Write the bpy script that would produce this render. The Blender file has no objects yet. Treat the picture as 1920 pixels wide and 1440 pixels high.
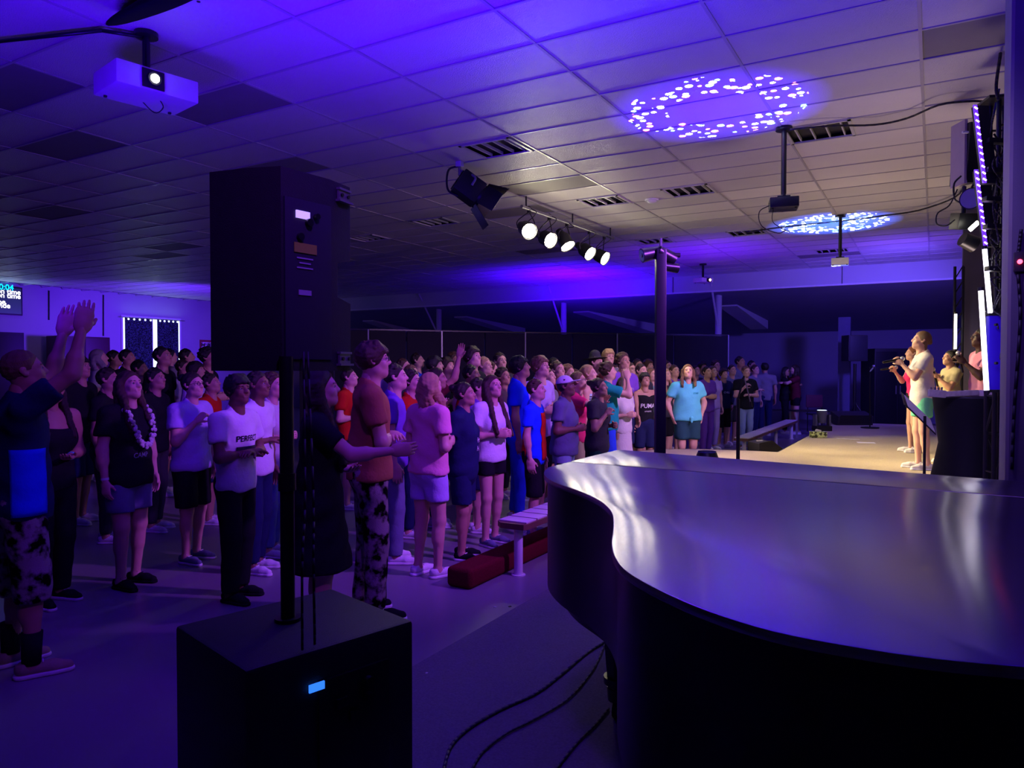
import bpy, bmesh, math, random
import numpy as np
from mathutils import Vector, Matrix, Euler
random.seed(7); np.random.seed(7)
SC = bpy.context.scene
COL = SC.collection
PI = math.pi
# ------------------------------------------------------------------ camera
F_PX, YAW, PITCH, CH = 1370.0, math.radians(30), math.radians(-1.25), 1.62
cam_d = bpy.data.cameras.new('camera'); cam = bpy.data.objects.new('camera', cam_d); COL.objects.link(cam)
cam_d.sensor_width = 36; cam_d.lens = 36 * F_PX / 1920; cam_d.clip_start = 0.05; cam_d.clip_end = 200
cam.location = (0, 0, CH); cam.rotation_euler = (PI / 2 + PITCH, 0, YAW)
SC.camera = cam
FW = Vector((-math.sin(YAW) * math.cos(PITCH), math.cos(YAW) * math.cos(PITCH), math.sin(PITCH)))
RT = Vector((math.cos(YAW), math.sin(YAW), 0)); UP = RT.cross(FW); CAM = Vector((0, 0, CH))
def ray(u, v): return FW + RT * ((u - 960) / F_PX) + UP * ((720 - v) / F_PX)
def pd(u, v, d): return CAM + ray(u, v) * d
def pz(u, v, z): r = ray(u, v); return CAM + r * ((z - CH) / r.z)
def px(u, v, x): r = ray(u, v); return CAM + r * (x / r.x)
def py(u, v, y): r = ray(u, v); return CAM + r * (y / r.y)
# ------------------------------------------------------------------ world, exposure, lights
w = bpy.data.worlds.new('world'); SC.world = w; w.use_nodes = True
w.node_tree.nodes['Background'].inputs[0].default_value = (0.05, 0.03, 0.16, 1)
w.node_tree.nodes['Background'].inputs[1].default_value = 0.04
SC.view_settings.view_transform = 'Standard'; SC.view_settings.look = 'None'
SC.view_settings.gamma = 1.0; SC.view_settings.use_curve_mapping = False
SC.view_settings.exposure = 0.0
SC.cycles.max_bounces = 6; SC.cycles.diffuse_bounces = 3; SC.cycles.glossy_bounces = 3
SC.cycles.sample_clamp_indirect = 4.0; SC.cycles.use_denoising = True
CEIL = 4.0

def spot(name, loc, target, color, power, angle=60, blend=0.6, size=0.08):
    l = bpy.data.lights.new(name, 'SPOT'); l.color = color; l.energy = power
    l.spot_size = math.radians(angle); l.spot_blend = blend; l.shadow_soft_size = size
    o = bpy.data.objects.new(name, l); COL.objects.link(o); o.location = loc
    o.rotation_euler = (Vector(target) - Vector(loc)).to_track_quat('-Z', 'Y').to_euler()
    return o
WARM = (1.0, 0.76, 0.38)
# coloured washes thrown at the ceiling
spot('violet_wash_lamp', (-4.0, 1.7, 2.2), (-4.7, 3.1, 4), (0.055, 0.0, 1.0), 300, 158, 1.0, .3)
spot('violet_wash_lamp', (-2.9, 3.4, 2.15), (-2.9, 3.8, 4), (0.07, 0.0, 1.0), 280, 158, 1.0, .3)
spot('blue_wash_lamp', (-1.3, 3.2, 2.2), (-1.3, 3.6, 4), (0.025, 0.0, 1.0), 330, 156, 1.0, .3)
spot('far_violet_wash_lamp', (-3.9, 14.6, 2.2), (-4.0, 15.0, 4), (0.12, 0.0, 1.0), 270, 140, 1.0, .3)
spot('far_violet_wash_lamp', (-8.0, 16.6, 2.4), (-8.2, 17.0, 4), (0.05, 0.0, 1.0), 1300, 155, 1.0, .3)
spot('far_right_wash_lamp', (-0.6, 15.6, 2.4), (-0.8, 16.2, 4), (0.16, 0.05, 1.0), 170, 150, 1.0, .3)
# washes from the stage side onto the crowd, then added fill lamps among them
spot('crowd_wash_lamp', (0.1, 5.2, 3.35), (-5.2, 5.2, 0.9), (0.38, 0.08, 1.0), 980, 66, 0.9, 0.12)
spot('crowd_wash_lamp', (0.1, 8.2, 3.4), (-5.0, 9.6, 1.0), (0.62, 0.28, 1.0), 900, 80, 0.9, 0.12)
spot('left_crowd_wash_lamp', (-0.3, 1.0, 3.5), (-5.4, 4.2, 0.9), (0.26, 0.04, 1.0), 150, 70, 0.9, 0.12)
spot('added_floor_fill', (-1.9, 2.6, 3.9), (-1.9, 2.7, 0), (0.14, 0.01, 1.0), 75, 130, 1.0, 0.25)  # added fill without a fixture, brightens the near carpet and floor
spot('added_wall_fill', (-0.4, -1.8, 3.6), (0.9, 4.5, 2.4), (0.26, 0.08, 1.0), 330, 34, 1.0, 0.25)  # unseen violet fill added to lift the right wall out of black
spot('added_bench_fill', (0.2, 13.0, 3.6), (-2.9, 15.6, .3), (0.42, 0.25, 1.0), 200, 60, 1.0, .2)  # light put in to lift the far bench, no fixture there
spot('hall_wash_lamp', (-16.5, 13.6, 2.4), (-22.7, 14.2, 2.4), (0.12, 0.02, 1.0), 2300, 100, 1.0, 0.3)
spot('far_hall_wash_lamp', (0.3, 15.0, 3.2), (-4, 23, 1.6), (0.13, 0.07, 1.0), 900, 95, 1.0, 0.2)
spot('added_singer_fill', (-3.9, 8.6, 3.85), (-.1, 10.0, 1.5), (1, .82, .50), 420, 34, .7, .08)  # added warm fill for the singers, not one of the bar's lamps
spot('added_crowd_fill', (0.6, 8.8, 3.7), (-3.4, 10.8, 1.3), (.95, .72, .80), 230, 42, .8, .08)  # fill put in to warm the turquoise shirt and the crowd around it
spot('added_stand_fill', (-.6, 3.4, 3.9), (-.1, 6.2, 1.2), (0.45, 0.28, 1.0), 480, 56, 1.0, .2)  # added fill aimed at the sheet on the music stand
# the PAR bar's five warm lamps are in the fixture builder

# ------------------------------------------------------------------ materials
MATS = {}
def mat(name, col, rough=0.6, metal=0.0, spec=0.4, var=0.12, vs=8.0, bump=0.0, bs=60.0, emit=None, es=0.0, aniso=0.0, coat=0.0, stretch=None):
    if name in MATS: return MATS[name]
    m = bpy.data.materials.new(name); m.use_nodes = True; nt = m.node_tree; b = nt.nodes['Principled BSDF']
    b.inputs['Roughness'].default_value = rough; b.inputs['Metallic'].default_value = metal
    b.inputs['Specular IOR Level'].default_value = spec
    if aniso: b.inputs['Anisotropic'].default_value = aniso
    if coat: b.inputs['Coat Weight'].default_value = coat
    tc = nt.nodes.new('ShaderNodeTexCoord'); mp = nt.nodes.new('ShaderNodeMapping')
    nt.links.new(tc.outputs['Object'], mp.inputs['Vector'])
    if stretch: mp.inputs['Scale'].default_value = stretch
    nz = nt.nodes.new('ShaderNodeTexNoise'); nz.inputs['Scale'].default_value = vs; nz.inputs['Detail'].default_value = 3
    nt.links.new(mp.outputs[0], nz.inputs['Vector'])
    r = nt.nodes.new('ShaderNodeMix'); r.data_type = 'RGBA'
    r.inputs['A'].default_value = tuple(max(0, c * (1 - var)) for c in col) + (1,)
    r.inputs['B'].default_value = tuple(min(1, c * (1 + var)) for c in col) + (1,)
    src = nz.outputs['Fac']
    if var >= .7:
        mr_ = nt.nodes.new('ShaderNodeMapRange'); mr_.inputs['From Min'].default_value = .44; mr_.inputs['From Max'].default_value = .58; nt.links.new(src, mr_.inputs[0]); src = mr_.outputs[0]
    nt.links.new(src, r.inputs['Factor']); nt.links.new(r.outputs['Result'], b.inputs['Base Color'])
    if bump:
        n2 = nt.nodes.new('ShaderNodeTexNoise'); n2.inputs['Scale'].default_value = bs; n2.inputs['Detail'].default_value = 4
        nt.links.new(mp.outputs[0], n2.inputs['Vector'])
        bp = nt.nodes.new('ShaderNodeBump'); bp.inputs['Strength'].default_value = bump; bp.inputs['Distance'].default_value = 0.01
        nt.links.new(n2.outputs['Fac'], bp.inputs['Height']); nt.links.new(bp.outputs[0], b.inputs['Normal'])
    if emit:
        b.inputs['Emission Color'].default_value = tuple(emit) + (1,); b.inputs['Emission Strength'].default_value = es
    MATS[name] = m; return m
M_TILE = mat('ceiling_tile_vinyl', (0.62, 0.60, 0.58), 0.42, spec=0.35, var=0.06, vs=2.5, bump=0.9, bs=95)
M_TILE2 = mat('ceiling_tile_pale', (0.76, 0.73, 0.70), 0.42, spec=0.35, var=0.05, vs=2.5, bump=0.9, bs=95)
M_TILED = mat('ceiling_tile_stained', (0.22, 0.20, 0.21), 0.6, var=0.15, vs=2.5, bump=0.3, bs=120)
M_TBAR = mat('ceiling_grid_metal', (0.45, 0.43, 0.43), 0.3, spec=0.6)
M_VENT = mat('vent_enamel', (0.55, 0.54, 0.52), 0.35, spec=0.6)
M_BLACK = mat('black_plastic', (0.012, 0.012, 0.015), 0.5)
M_BLKMET = mat('black_metal', (0.012, 0.012, 0.016), 0.35, metal=0.2, spec=0.5)
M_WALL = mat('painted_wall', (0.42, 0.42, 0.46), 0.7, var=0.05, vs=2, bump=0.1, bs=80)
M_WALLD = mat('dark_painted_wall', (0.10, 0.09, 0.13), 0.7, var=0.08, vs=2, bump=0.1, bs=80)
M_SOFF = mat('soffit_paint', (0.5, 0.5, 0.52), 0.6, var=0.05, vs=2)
M_WHITE = mat('white_paint', (0.7, 0.7, 0.72), 0.45)
M_FLOOR = mat('floor_vinyl', (0.21, 0.20, 0.24), 0.34, spec=0.4, var=0.10, vs=1.2, bump=0.04, bs=20)
M_CARPET = mat('grey_carpet', (0.27, 0.25, 0.28), 0.95, spec=0.05, var=0.3, vs=90, bump=0.9, bs=300)
M_STAGE = mat('beige_stage_carpet', (0.50, 0.43, 0.33), 0.95, spec=0.05, var=0.25, vs=60, bump=0.9, bs=260)
M_LACQ = mat('piano_lacquer', (0.010, 0.010, 0.014), 0.35, spec=0.35, var=0.2, vs=5)
M_SILVER = mat('silver_metal', (0.32, 0.32, 0.34), 0.4, metal=0.8)
M_RED = mat('dark_red_carpet', (0.14, 0.008, 0.02), 0.95, spec=0.05, var=0.3, vs=60, bump=0.8, bs=250)
M_CABLE = mat('black_rubber_cable', (0.015, 0.014, 0.02), 0.5)

# ------------------------------------------------------------------ mesh helpers
def add_box(bm, c, s, rot=None, bev=0.0):
    mt = Matrix.Translation(c) @ (rot.to_4x4() if rot is not None else Matrix.Identity(4)) @ Matrix.Diagonal((s[0], s[1], s[2], 1))
    r = bmesh.ops.create_cube(bm, size=1.0, matrix=mt)
    if bev > 0:
        es = list({e for v in r['verts'] for e in v.link_edges})
        bmesh.ops.bevel(bm, geom=es, offset=bev, segments=2, affect='EDGES', profile=0.7)
def box2(bm, lo, hi, bev=0.0):
    lo = Vector(lo); hi = Vector(hi); add_box(bm, (lo + hi) / 2, hi - lo, None, bev)
def add_tube(bm, a, b, r1, r2=None, seg=12, caps=True):
    a = Vector(a); b = Vector(b); r2 = r1 if r2 is None else r2; d = b - a
    q = d.to_track_quat('Z', 'Y').to_matrix().to_4x4()
    bmesh.ops.create_cone(bm, cap_ends=caps, segments=seg, radius1=r1, radius2=r2, depth=d.length, matrix=Matrix.Translation((a + b) / 2) @ q)
def add_ball(bm, c, r, s=(1, 1, 1), seg=14, rings=8):
    bmesh.ops.create_uvsphere(bm, u_segments=seg, v_segments=rings, radius=r, matrix=Matrix.Translation(c) @ Matrix.Diagonal((s[0], s[1], s[2], 1)))
def add_prism(bm, pts, z0, z1):
    a = [bm.verts.new((p[0], p[1], z0)) for p in pts]; b = [bm.verts.new((p[0], p[1], z1)) for p in pts]; n = len(pts)
    bm.faces.new(a[::-1]); bm.faces.new(b)
    for i in range(n): bm.faces.new((a[i], a[(i + 1) % n], b[(i + 1) % n], b[i]))
def add_path(bm, pts, r, seg=6):
    for i in range(len(pts) - 1): add_tube(bm, pts[i], pts[i + 1], r, r, seg)
    for p in pts[1:-1]: add_ball(bm, p, r, seg=seg, rings=4)
def spline(pts, n=6):
    P = [Vector(p) for p in pts]; P = [2 * P[0] - P[1]] + P + [2 * P[-1] - P[-2]]; out = []
    for i in range(1, len(P) - 2):
        for k in range(n):
            t = k / n; a, b, c, d = P[i - 1], P[i], P[i + 1], P[i + 2]
            out.append(0.5 * ((2 * b) + (c - a) * t + (2 * a - 5 * b + 4 * c - d) * t * t + (3 * b - a - 3 * c + d) * t ** 3))
    out.append(P[-2]); return out
def obj(name, bm, m, parent=None, smooth=None, loc=None):
    bmesh.ops.recalc_face_normals(bm, faces=bm.faces)
    me = bpy.data.meshes.new(name); bm.to_mesh(me); bm.free()
    me.materials.append(m)
    if smooth is not None:
        me.shade_smooth() if smooth >= 180 else me.shade_flat()
        if smooth < 180:
            me.shade_smooth()
            me.set_sharp_from_angle(angle=math.radians(smooth))
    o = bpy.data.objects.new(name, me); COL.objects.link(o)
    if loc is not None: o.location = loc
    if parent is not None:
        o.parent = parent
    return o
def B(): return bmesh.new()
def empty(name, loc, label, cat, group=None, rz=0):
    o = bpy.data.objects.new(name, None); COL.objects.link(o); o.location = loc; o.rotation_euler = (0, 0, rz)
    o.empty_display_size = 0.1; tag(o, label, cat, group); return o
def tag(o, label=None, cat=None, group=None, kind=None):
    if label: o['label'] = label
    if cat: o['category'] = cat
    if group: o['group'] = group
    if kind: o['kind'] = kind
    return o
def struct(name, bm, m, parent=None, label=None, smooth=None):
    o = obj(name, bm, m, parent, smooth)
    if parent is None: o['kind'] = 'structure'
    if label: o['label'] = label
    return o
class T:
    """a thing whose parts are given in world coordinates; origin at loc"""
    def __init__(s, name, loc, label, cat, group=None):
        s.o = empty(name, loc, label, cat, group); s.loc = Vector(loc)
    def part(s, name, bm, m, parent=None, smooth=30, label=None):
        bmesh.ops.translate(bm, verts=bm.verts, vec=-s.loc)
        o = obj(name, bm, m, s.o if parent is None else parent, smooth)
        if label: o['label'] = label
        return o
def copy_tree(o, parent=None):
    c = o.copy(); COL.objects.link(c); c.parent = parent
    for ch in list(o.children): copy_tree(ch, c)
    return c
def text_mesh(body, size, extrude=0.0):
    cu = bpy.data.curves.new('t', 'FONT'); cu.body = body; cu.size = size; cu.align_x = 'CENTER'; cu.align_y = 'CENTER'; cu.extrude = extrude; cu.offset = size * 0.012
    o = bpy.data.objects.new('t', cu); COL.objects.link(o)
    me = bpy.data.meshes.new_from_object(o.evaluated_get(bpy.context.evaluated_depsgraph_get()))
    bpy.data.objects.remove(o); return me

# ------------------------------------------------------------------ setting
XL, YF, YB = -22.8, 18.75, 24.5     # left wall, soffit line, far wall
bm = B(); box2(bm, (XL - .3, -4.3, -0.1), (-2.43, YB + .3, 0)); struct('floor', bm, M_FLOOR, label='smooth vinyl hall floor')
bm = B(); box2(bm, (-2.43, -4.3, -0.1), (4.6, YB + .3, 0.004)); fl2 = struct('floor_carpet', bm, M_CARPET, label='grey carpet beside the piano'); fl2.name = 'floor.001'
bm = B(); box2(bm, (XL - .2, -4.3, 0), (XL, YB, 4.2)); wall_left = struct('wall_left', bm, M_WALL)
bm = B(); box2(bm, (XL, -4.5, 0), (4.6, -4.3, 4.2)); struct('wall_rear', bm, M_WALLD)
bm = B(); box2(bm, (XL, YB, 0), (4.6, YB + .2, 4.2)); struct('wall_far', bm, mat('far_wall_paint', (0.30, 0.28, 0.40), 0.7, var=.06, vs=1.5))
# right-hand wall: near block whose end is seen beside the truss, then the recessed stage wall
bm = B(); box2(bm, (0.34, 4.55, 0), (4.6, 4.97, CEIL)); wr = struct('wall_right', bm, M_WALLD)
bm = B(); box2(bm, (0.325, 4.553, 0), (0.34, 4.967, CEIL)); obj('corner_trim', bm, mat('grey_trim', (.20, .19, .19), .6), wr)
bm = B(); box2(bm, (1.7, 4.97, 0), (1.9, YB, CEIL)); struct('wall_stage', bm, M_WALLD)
p0 = pd(1804, 600, 9.8); p1 = pd(1886, 600, 9.8)
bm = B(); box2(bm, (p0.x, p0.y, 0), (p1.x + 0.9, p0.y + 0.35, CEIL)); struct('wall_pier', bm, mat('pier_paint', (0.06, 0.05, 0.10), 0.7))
# soffit
bm = B(); box2(bm, (XL, YF, 3.56), (4.6, YF + 0.25, 4.1)); so = struct('trim_1', bm, M_SOFF, label='pale soffit beam along the far edge of the tiled ceiling')
bm = B(); box2(bm, (XL, YF - .012, 3.56), (4.6, YF, 3.60)); obj('beam_edge', bm, M_WHITE, so)
for uu in (1262, 1579):
    q = py(uu, 530, YF); bm = B(); box2(bm, (q.x - .006, YF - .014, 3.60), (q.x + .006, YF, 4.0)); obj('joint', bm, M_BLACK, so)
# low sloping ceiling behind the soffit; its pale wedges model bands of light falling on it
bm = B()
vs = [(XL, YF + .25, 3.57), (4.6, YF + .25, 3.57), (4.6, YB, 2.75), (XL, YB, 2.75)]
a = [bm.verts.new(v) for v in vs]; b = [bm.verts.new((v[0], v[1], v[2] + .1)) for v in vs]
bm.faces.new(a); bm.faces.new(b[::-1])
for i in range(4): bm.faces.new((a[i], a[(i + 1) % 4], b[(i + 1) % 4], b[i]))
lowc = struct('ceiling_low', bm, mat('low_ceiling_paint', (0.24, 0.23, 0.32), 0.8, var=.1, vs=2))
for (u0, v0, u1, v1) in ((700, 600, 790, 621), (875, 588, 985, 622), (1103, 577, 1230, 624), (1382, 566, 1440, 612)):
    A = py(u0, v0, 20.4); Bp = py(u1, v1, 22.6); bm = B()
    zt = lambda y: 3.57 - (y - YF - .25) * (.82 / (YB - YF - .25)) - .005
    q = [(A.x, A.y, zt(A.y)), (Bp.x, Bp.y, zt(Bp.y)), (Bp.x, Bp.y, min(Bp.z, zt(Bp.y) - .25)), (A.x, A.y, zt(A.y) - .04)]
    f = [bm.verts.new(v) for v in q]; g = [bm.verts.new((v[0] - .5, v[1], v[2] )) for v in q]
    bm.faces.new(f); bm.faces.new(g[::-1])
    for i in range(4): bm.faces.new((f[i], f[(i + 1) % 4], g[(i + 1) % 4], g[i]))
    obj('light_band_wedge', bm, M_SOFF, lowc)

# ---- tiled ceiling: rows along X (1.22 m) and Y
TX, TY = 1.225, 0.583; OX, OY = -0.11, 6.525
DARK = set(); VENTS = {}; PALE = set()
def cell(u, v):
    p = pz(u, v, CEIL); return (math.floor((p.x - OX) / TX), math.floor((p.y - OY) / TY))
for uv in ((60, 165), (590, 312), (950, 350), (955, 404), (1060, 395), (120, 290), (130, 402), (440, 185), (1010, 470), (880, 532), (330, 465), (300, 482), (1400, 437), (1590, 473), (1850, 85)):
    DARK.add(cell(*uv))
for uv in ((945, 285), (1303, 362), (1145, 383), (800, 411), (1515, 246), (1230, 452), (1560, 470), (1410, 437), (690, 441)):
    VENTS[cell(*uv)] = uv
for uv in ((1600, 260), (1600, 290), (1620, 345), (1620, 275), (1450, 355), (1250, 392), (160, 515), (50, 517), (1680, 315)): PALE.add(cell(*uv))
ceil_o = bpy.data.objects.new('ceiling', None); COL.objects.link(ceil_o); ceil_o['kind'] = 'structure'; ceil_o['label'] = 'suspended tile ceiling'
bm = B(); add_box(bm, (0, 0, .009), (TX - .022, TY - .022, .018)); 
bmesh.ops.bevel(bm, geom=[e for e in bm.edges], offset=.002, segments=1, affect='EDGES', profile=.5)
me_t = bpy.data.meshes.new('ceiling_tile'); bm.to_mesh(me_t); bm.free(); me_t.materials.append(M_TILE)
cells = []
for i in range(-19, 3):
    for j in range(-18, 21):
        cx, cy = OX + (i + .5) * TX, OY + (j + .5) * TY
        if cx < XL + .2 or cx > 1.75 or cy > YF: continue
        d = (Vector((cx, cy, CEIL)) - CAM); z = d.dot(FW)
        vis = z > .6 and abs(d.dot(RT) / z) < .76 and d.dot(UP) / z < .62
        if (i, j) in VENTS: continue
        cells.append((0 if vis else 1, z ** 3 / 1.0, i, j, cx, cy))
cells.sort()
bm_rest = B()
for n, (iv, k, i, j, cx, cy) in enumerate(cells):
    rnd = random.Random(i * 99 + j)
    rx, ry, dz = rnd.gauss(0, .0035), rnd.gauss(0, .0022), rnd.uniform(0, .003)
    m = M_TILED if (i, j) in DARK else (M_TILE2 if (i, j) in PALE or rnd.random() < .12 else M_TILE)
    if n < 300:
        o = bpy.data.objects.new('ceiling_tile', me_t); COL.objects.link(o); o.parent = ceil_o
        o.location = (cx, cy, CEIL + .002 + dz); o.rotation_euler = (rx, ry, 0)
        if m is not M_TILE: o.material_slots[0].link = 'OBJECT'; o.material_slots[0].material = m
    else:
        add_box(bm_rest, (cx, cy, CEIL + .011 + dz), (TX - .022, TY - .022, .018), Euler((rx, ry, 0)).to_matrix())
o = obj('ceiling_tiles', bm_rest, M_TILE, ceil_o); o['kind'] = 'stuff'
bm = B()
for i in range(-19, 4):
    x = OX + i * TX
    if XL < x < 1.7: add_box(bm, (x, 7.1, CEIL + .003), (.024, 23.2, .012))
for j in range(-18, 22):
    y = OY + j * TY
    if y < YF: add_box(bm, ((XL + 1.7) / 2, y, CEIL + .001), (1.7 - XL, .022, .010))
obj('ceiling_grid', bm, M_TBAR, ceil_o)
bm = B(); box2(bm, (XL, -4.3, CEIL + .05), (4.6, YF + .2, CEIL + .2)); obj('ceiling_deck', bm, M_BLACK, ceil_o)
bm = B(); box2(bm, (1.7, -4.3, CEIL - .002), (4.6, YF, CEIL + .05)); obj('ceiling_board', bm, M_TILE, ceil_o)
for n, (c, uv) in enumerate(VENTS.items()):
    cx, cy = OX + (c[0] + .5) * TX, OY + (c[1] + .5) * TY; p = pz(*uv, CEIL); L = .62; 
    px_ = min(max(p.x, cx - TX / 2 + L / 2), cx + TX / 2 - L / 2)
    lab = ['slatted white air vent nearest the hanging spotlight with shutters', 'slatted air vent in the middle of the ceiling right of the row of lit lamps', 'air vent in the warm light patch above the row of lit lamps', 'small ceiling vent behind the hanging shuttered spotlight', 'air vent beside the black projector pole', 'air vent above the black lamp tower', 'far air vent beside the white projector pole', 'far air vent left of the black projector', 'far ceiling vent right beside the tall loudspeaker'][n]
    t = T('ceiling_vent', (px_, cy, CEIL), lab, 'vent', 'air vents in the tiled ceiling')
    bm = B(); w2, h2 = L / 2, TY / 2 - .015
    for s in (-1, 1):
        add_box(bm, (px_ + s * (w2 - .015), cy, CEIL - .004), (.03, h2 * 2, .016)); add_box(bm, (px_, cy + s * (h2 - .015), CEIL - .004), (L, .03, .016))
    t.part('frame', bm, M_VENT)
    for k in range(4):
        bm = B(); add_box(bm, (px_ - w2 + .03 + (k + .5) * (L - .06) / 4 , cy, CEIL + .02), (.014, h2 * 2 - .05, .03)); t.part('slat', bm, M_VENT)
    bm = B(); add_box(bm, (px_, cy, CEIL + .047), (L, h2 * 2, .004)); t.part('duct_back', bm, M_BLACK)
    # blank tile remainder beside the vent
    x0, x1 = cx - TX / 2 + .011, cx + TX / 2 - .011
    for (a, b) in ((x0, px_ - w2), (px_ + w2, x1)):
        if b - a > .04:
            bm = B(); box2(bm, (a, cy - TY / 2 + .011, CEIL + .002), (b, cy + TY / 2 - .011, CEIL + .02)); obj('ceiling_tile', bm, M_TILE, ceil_o)
# smoke detector
q = pz(1222, 374, CEIL); t = T('smoke_detector', q, 'round white detector dome on the ceiling left of the middle vent', 'detector')
bm = B(); add_tube(bm, q + Vector((0, 0, -.02)), q, .09, .1, 24); t.part('base', bm, M_WHITE)
bm = B(); add_ball(bm, q + Vector((0, 0, -.02)), .07, (1, 1, .5), 18, 10); t.part('dome', bm, M_WHITE, smooth=180)

# ---- columns at the soffit with their diagonal braces
for n, (u, vb) in enumerate(((823, 620), (1057, 623), (1347, 628))):
    q = py(u, 600, YF + .6)
    t = T('support_column', (q.x, q.y, 0), ['slim violet-lit steel column with diagonal brace, leftmost above the black partition', 'slim violet-lit steel column with diagonal brace, middle one above the black partition', 'slim violet-lit steel column beside the small violet projector'][n], 'column', 'steel columns under the soffit')
    bm = B(); add_tube(bm, (q.x, q.y, 0), (q.x, q.y, 3.56), .085, .085, 20); t.part('shaft', bm, M_SOFF)
    a = Vector((q.x, q.y - .1, 2.75)); e = py(*((785, 545), (1028, 527), (1331, 518))[n], YF - .1); e.z = min(e.z, 3.98)
    bm = B(); add_tube(bm, a, e, .028, .028, 10); t.part('brace', bm, M_SOFF)
    bm = B(); add_box(bm, (q.x + .1, q.y, 2.35), (.06, .08, .16)); t.part('bracket', bm, M_WHITE)

# ---- left wall: window, screen, cabinets, poster
def quadx(u0, v0, u1, v1, x):   # rectangle on an x = const plane, returns ylo,yhi,zlo,zhi
    a = px(u0, v0, x); b = px(u1, v1, x); return min(a.y, b.y), max(a.y, b.y), min(a.z, b.z), max(a.z, b.z)
y0, y1, z0, z1 = quadx(229, 594, 336, 694, XL); z0 = 0.95
wn = T('window_1', (XL, (y0 + y1) / 2, z0), None, None); wn.o['kind'] = 'structure'; wn.o['label'] = 'bright daylight window behind two dark curtains'
bm = B(); X = XL + .03
for (a, b, c, d) in ((y0 - .06, y0, z0 - .06, z1 + .06), (y1, y1 + .06, z0 - .06, z1 + .06), (y0, y1, z1, z1 + .06), (y0, y1, z0 - .06, z0), ((y0 + y1) / 2 - .02, (y0 + y1) / 2 + .02, z0, z1)):
    box2(bm, (XL, a, c), (XL + .05, b, d))
wn.part('frame', bm, M_WHITE)
for (a, b) in ((y0, (y0 + y1) / 2 - .02), ((y0 + y1) / 2 + .02, y1)):
    bm = B(); box2(bm, (XL + .005, a, z0), (XL + .02, b, z1)); wn.part('pane', bm, mat('daylight_pane', (.8, .9, .9), .3, emit=(0.75, 1, 0.95), es=2.6))
M_CURT = mat('dotted_dark_curtain', (0.06, 0.05, 0.16), .9, var=.75, vs=26)
yy = [px(u, 620, XL + .12).y for u in (234, 286, 294.5, 335)]
for (a, b, lab) in ((yy[0], yy[1], 'dark dotted curtain on the left half of the bright window'), (yy[2], yy[3], 'dark dotted curtain on the right half of the bright window')):
    bm = B(); n = 40; top = []; bot = []
    for k in range(n + 1):
        y = a + (b - a) * k / n; x = XL + .12 + .035 * math.sin(k * 1.25)
        top.append(bm.verts.new((x, y, z1 - .02))); bot.append(bm.verts.new((x, y, z0 - .1)))
    for k in range(n): bm.faces.new((top[k], top[k + 1], bot[k + 1], bot[k]))
    bmesh.ops.solidify(bm, geom=bm.faces[:], thickness=.006)
    o = obj('curtain', bm, M_CURT, None, 180); tag(o, lab, 'curtain', 'curtains on the window')
    bm = B()
    for k in range(5): add_tube(bm, (XL + .17, a + (b - a) * (k + .5) / 5, z1 - .07), (XL + .178, a + (b - a) * (k + .5) / 5, z1 - .07), .035, .035, 12)
    g = obj('grommets', bm, mat('grommet', (.8, .9, .9), .3, emit=(.8, 1, .95), es=1.2), o)  # rings given a glow of their own to look daylit
bm = B(); add_tube(bm, (XL + .12, y0 - .15, z1 - .02), (XL + .12, y1 + .15, z1 - .02), .014); o = obj('curtain_rod', bm, M_SILVER, None, 30); tag(o, 'thin metal rod carrying the curtains over the window', 'rod')
l = bpy.data.lights.new('window_daylight', 'AREA'); l.shape = 'RECTANGLE'; l.size = y1 - y0; l.size_y = .35; l.energy = 2.5; l.color = (.55, .85, 1)
o = bpy.data.objects.new('window_daylight', l); COL.objects.link(o); o.location = (XL + .3, (y0 + y1) / 2, z1 - .05); o.rotation_euler = (PI / 2 + 1.0, 0, PI / 2 + PI)
o.rotation_euler = Vector((.5, 0, 1)).to_track_quat('-Z', 'Y').to_euler()
# wall screen at the picture's left edge
y0, y1, z0, z1 = quadx(-70, 530, 40, 592, XL)
t = T('wall_screen', (XL + .05, (y0 + y1) / 2, z0), 'lit wall screen with countdown and song words at far left', 'screen')
bm = B(); box2(bm, (XL, y0, z0), (XL + .08, y1, z1), .01); t.part('case', bm, M_BLACK)
bm = B(); box2(bm, (XL + .082, y0 + .04, z0 + .04), (XL + .086, y1 - .04, z1 - .04)); t.part('display', bm, mat('screen_glass', (.01, .02, .03), .3, emit=(.02, .05, .08), es=.35))
W1 = mat('screen_white', (1, 1, 1), .5, emit=(1, 1, 1), es=2.5); W2 = mat('screen_cyan', (0, .7, 1), .5, emit=(0, .6, 1), es=2.5)
def wtext(s, u, v, size, m, ralign):
    p = px(u, v, XL + .09); me = text_mesh(s, size); me.materials.append(m)
    xs = [vv.co.x for vv in me.vertices]; off = max(xs) if ralign else 0
    for vv in me.vertices: c = vv.co.copy(); vv.co = (0, c.x - off, c.y)
    o = bpy.data.objects.new('screen_text', me); COL.objects.link(o); o.parent = t.o; o.location = p - t.loc
wtext('0:04', 12, 539, .22, W2, False); wtext('always on time', 38.5, 549, .2, W1, True); wtext('always on time', 38.5, 556.5, .2, W1, True)
wtext('hope', 10, 566.5, .2, W1, True); wtext('so wide', 19, 574, .2, W1, True)
l = bpy.data.lights.new('screen_glow', 'AREA'); l.size = 2; l.energy = 5; l.color = (.4, .7, 1)
o = bpy.data.objects.new('screen_glow', l); COL.objects.link(o); o.location = (XL + .3, (y0 + y1) / 2, z1); o.rotation_euler = Vector((.6, 0, 1)).to_track_quat('-Z', 'Y').to_euler()
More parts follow.
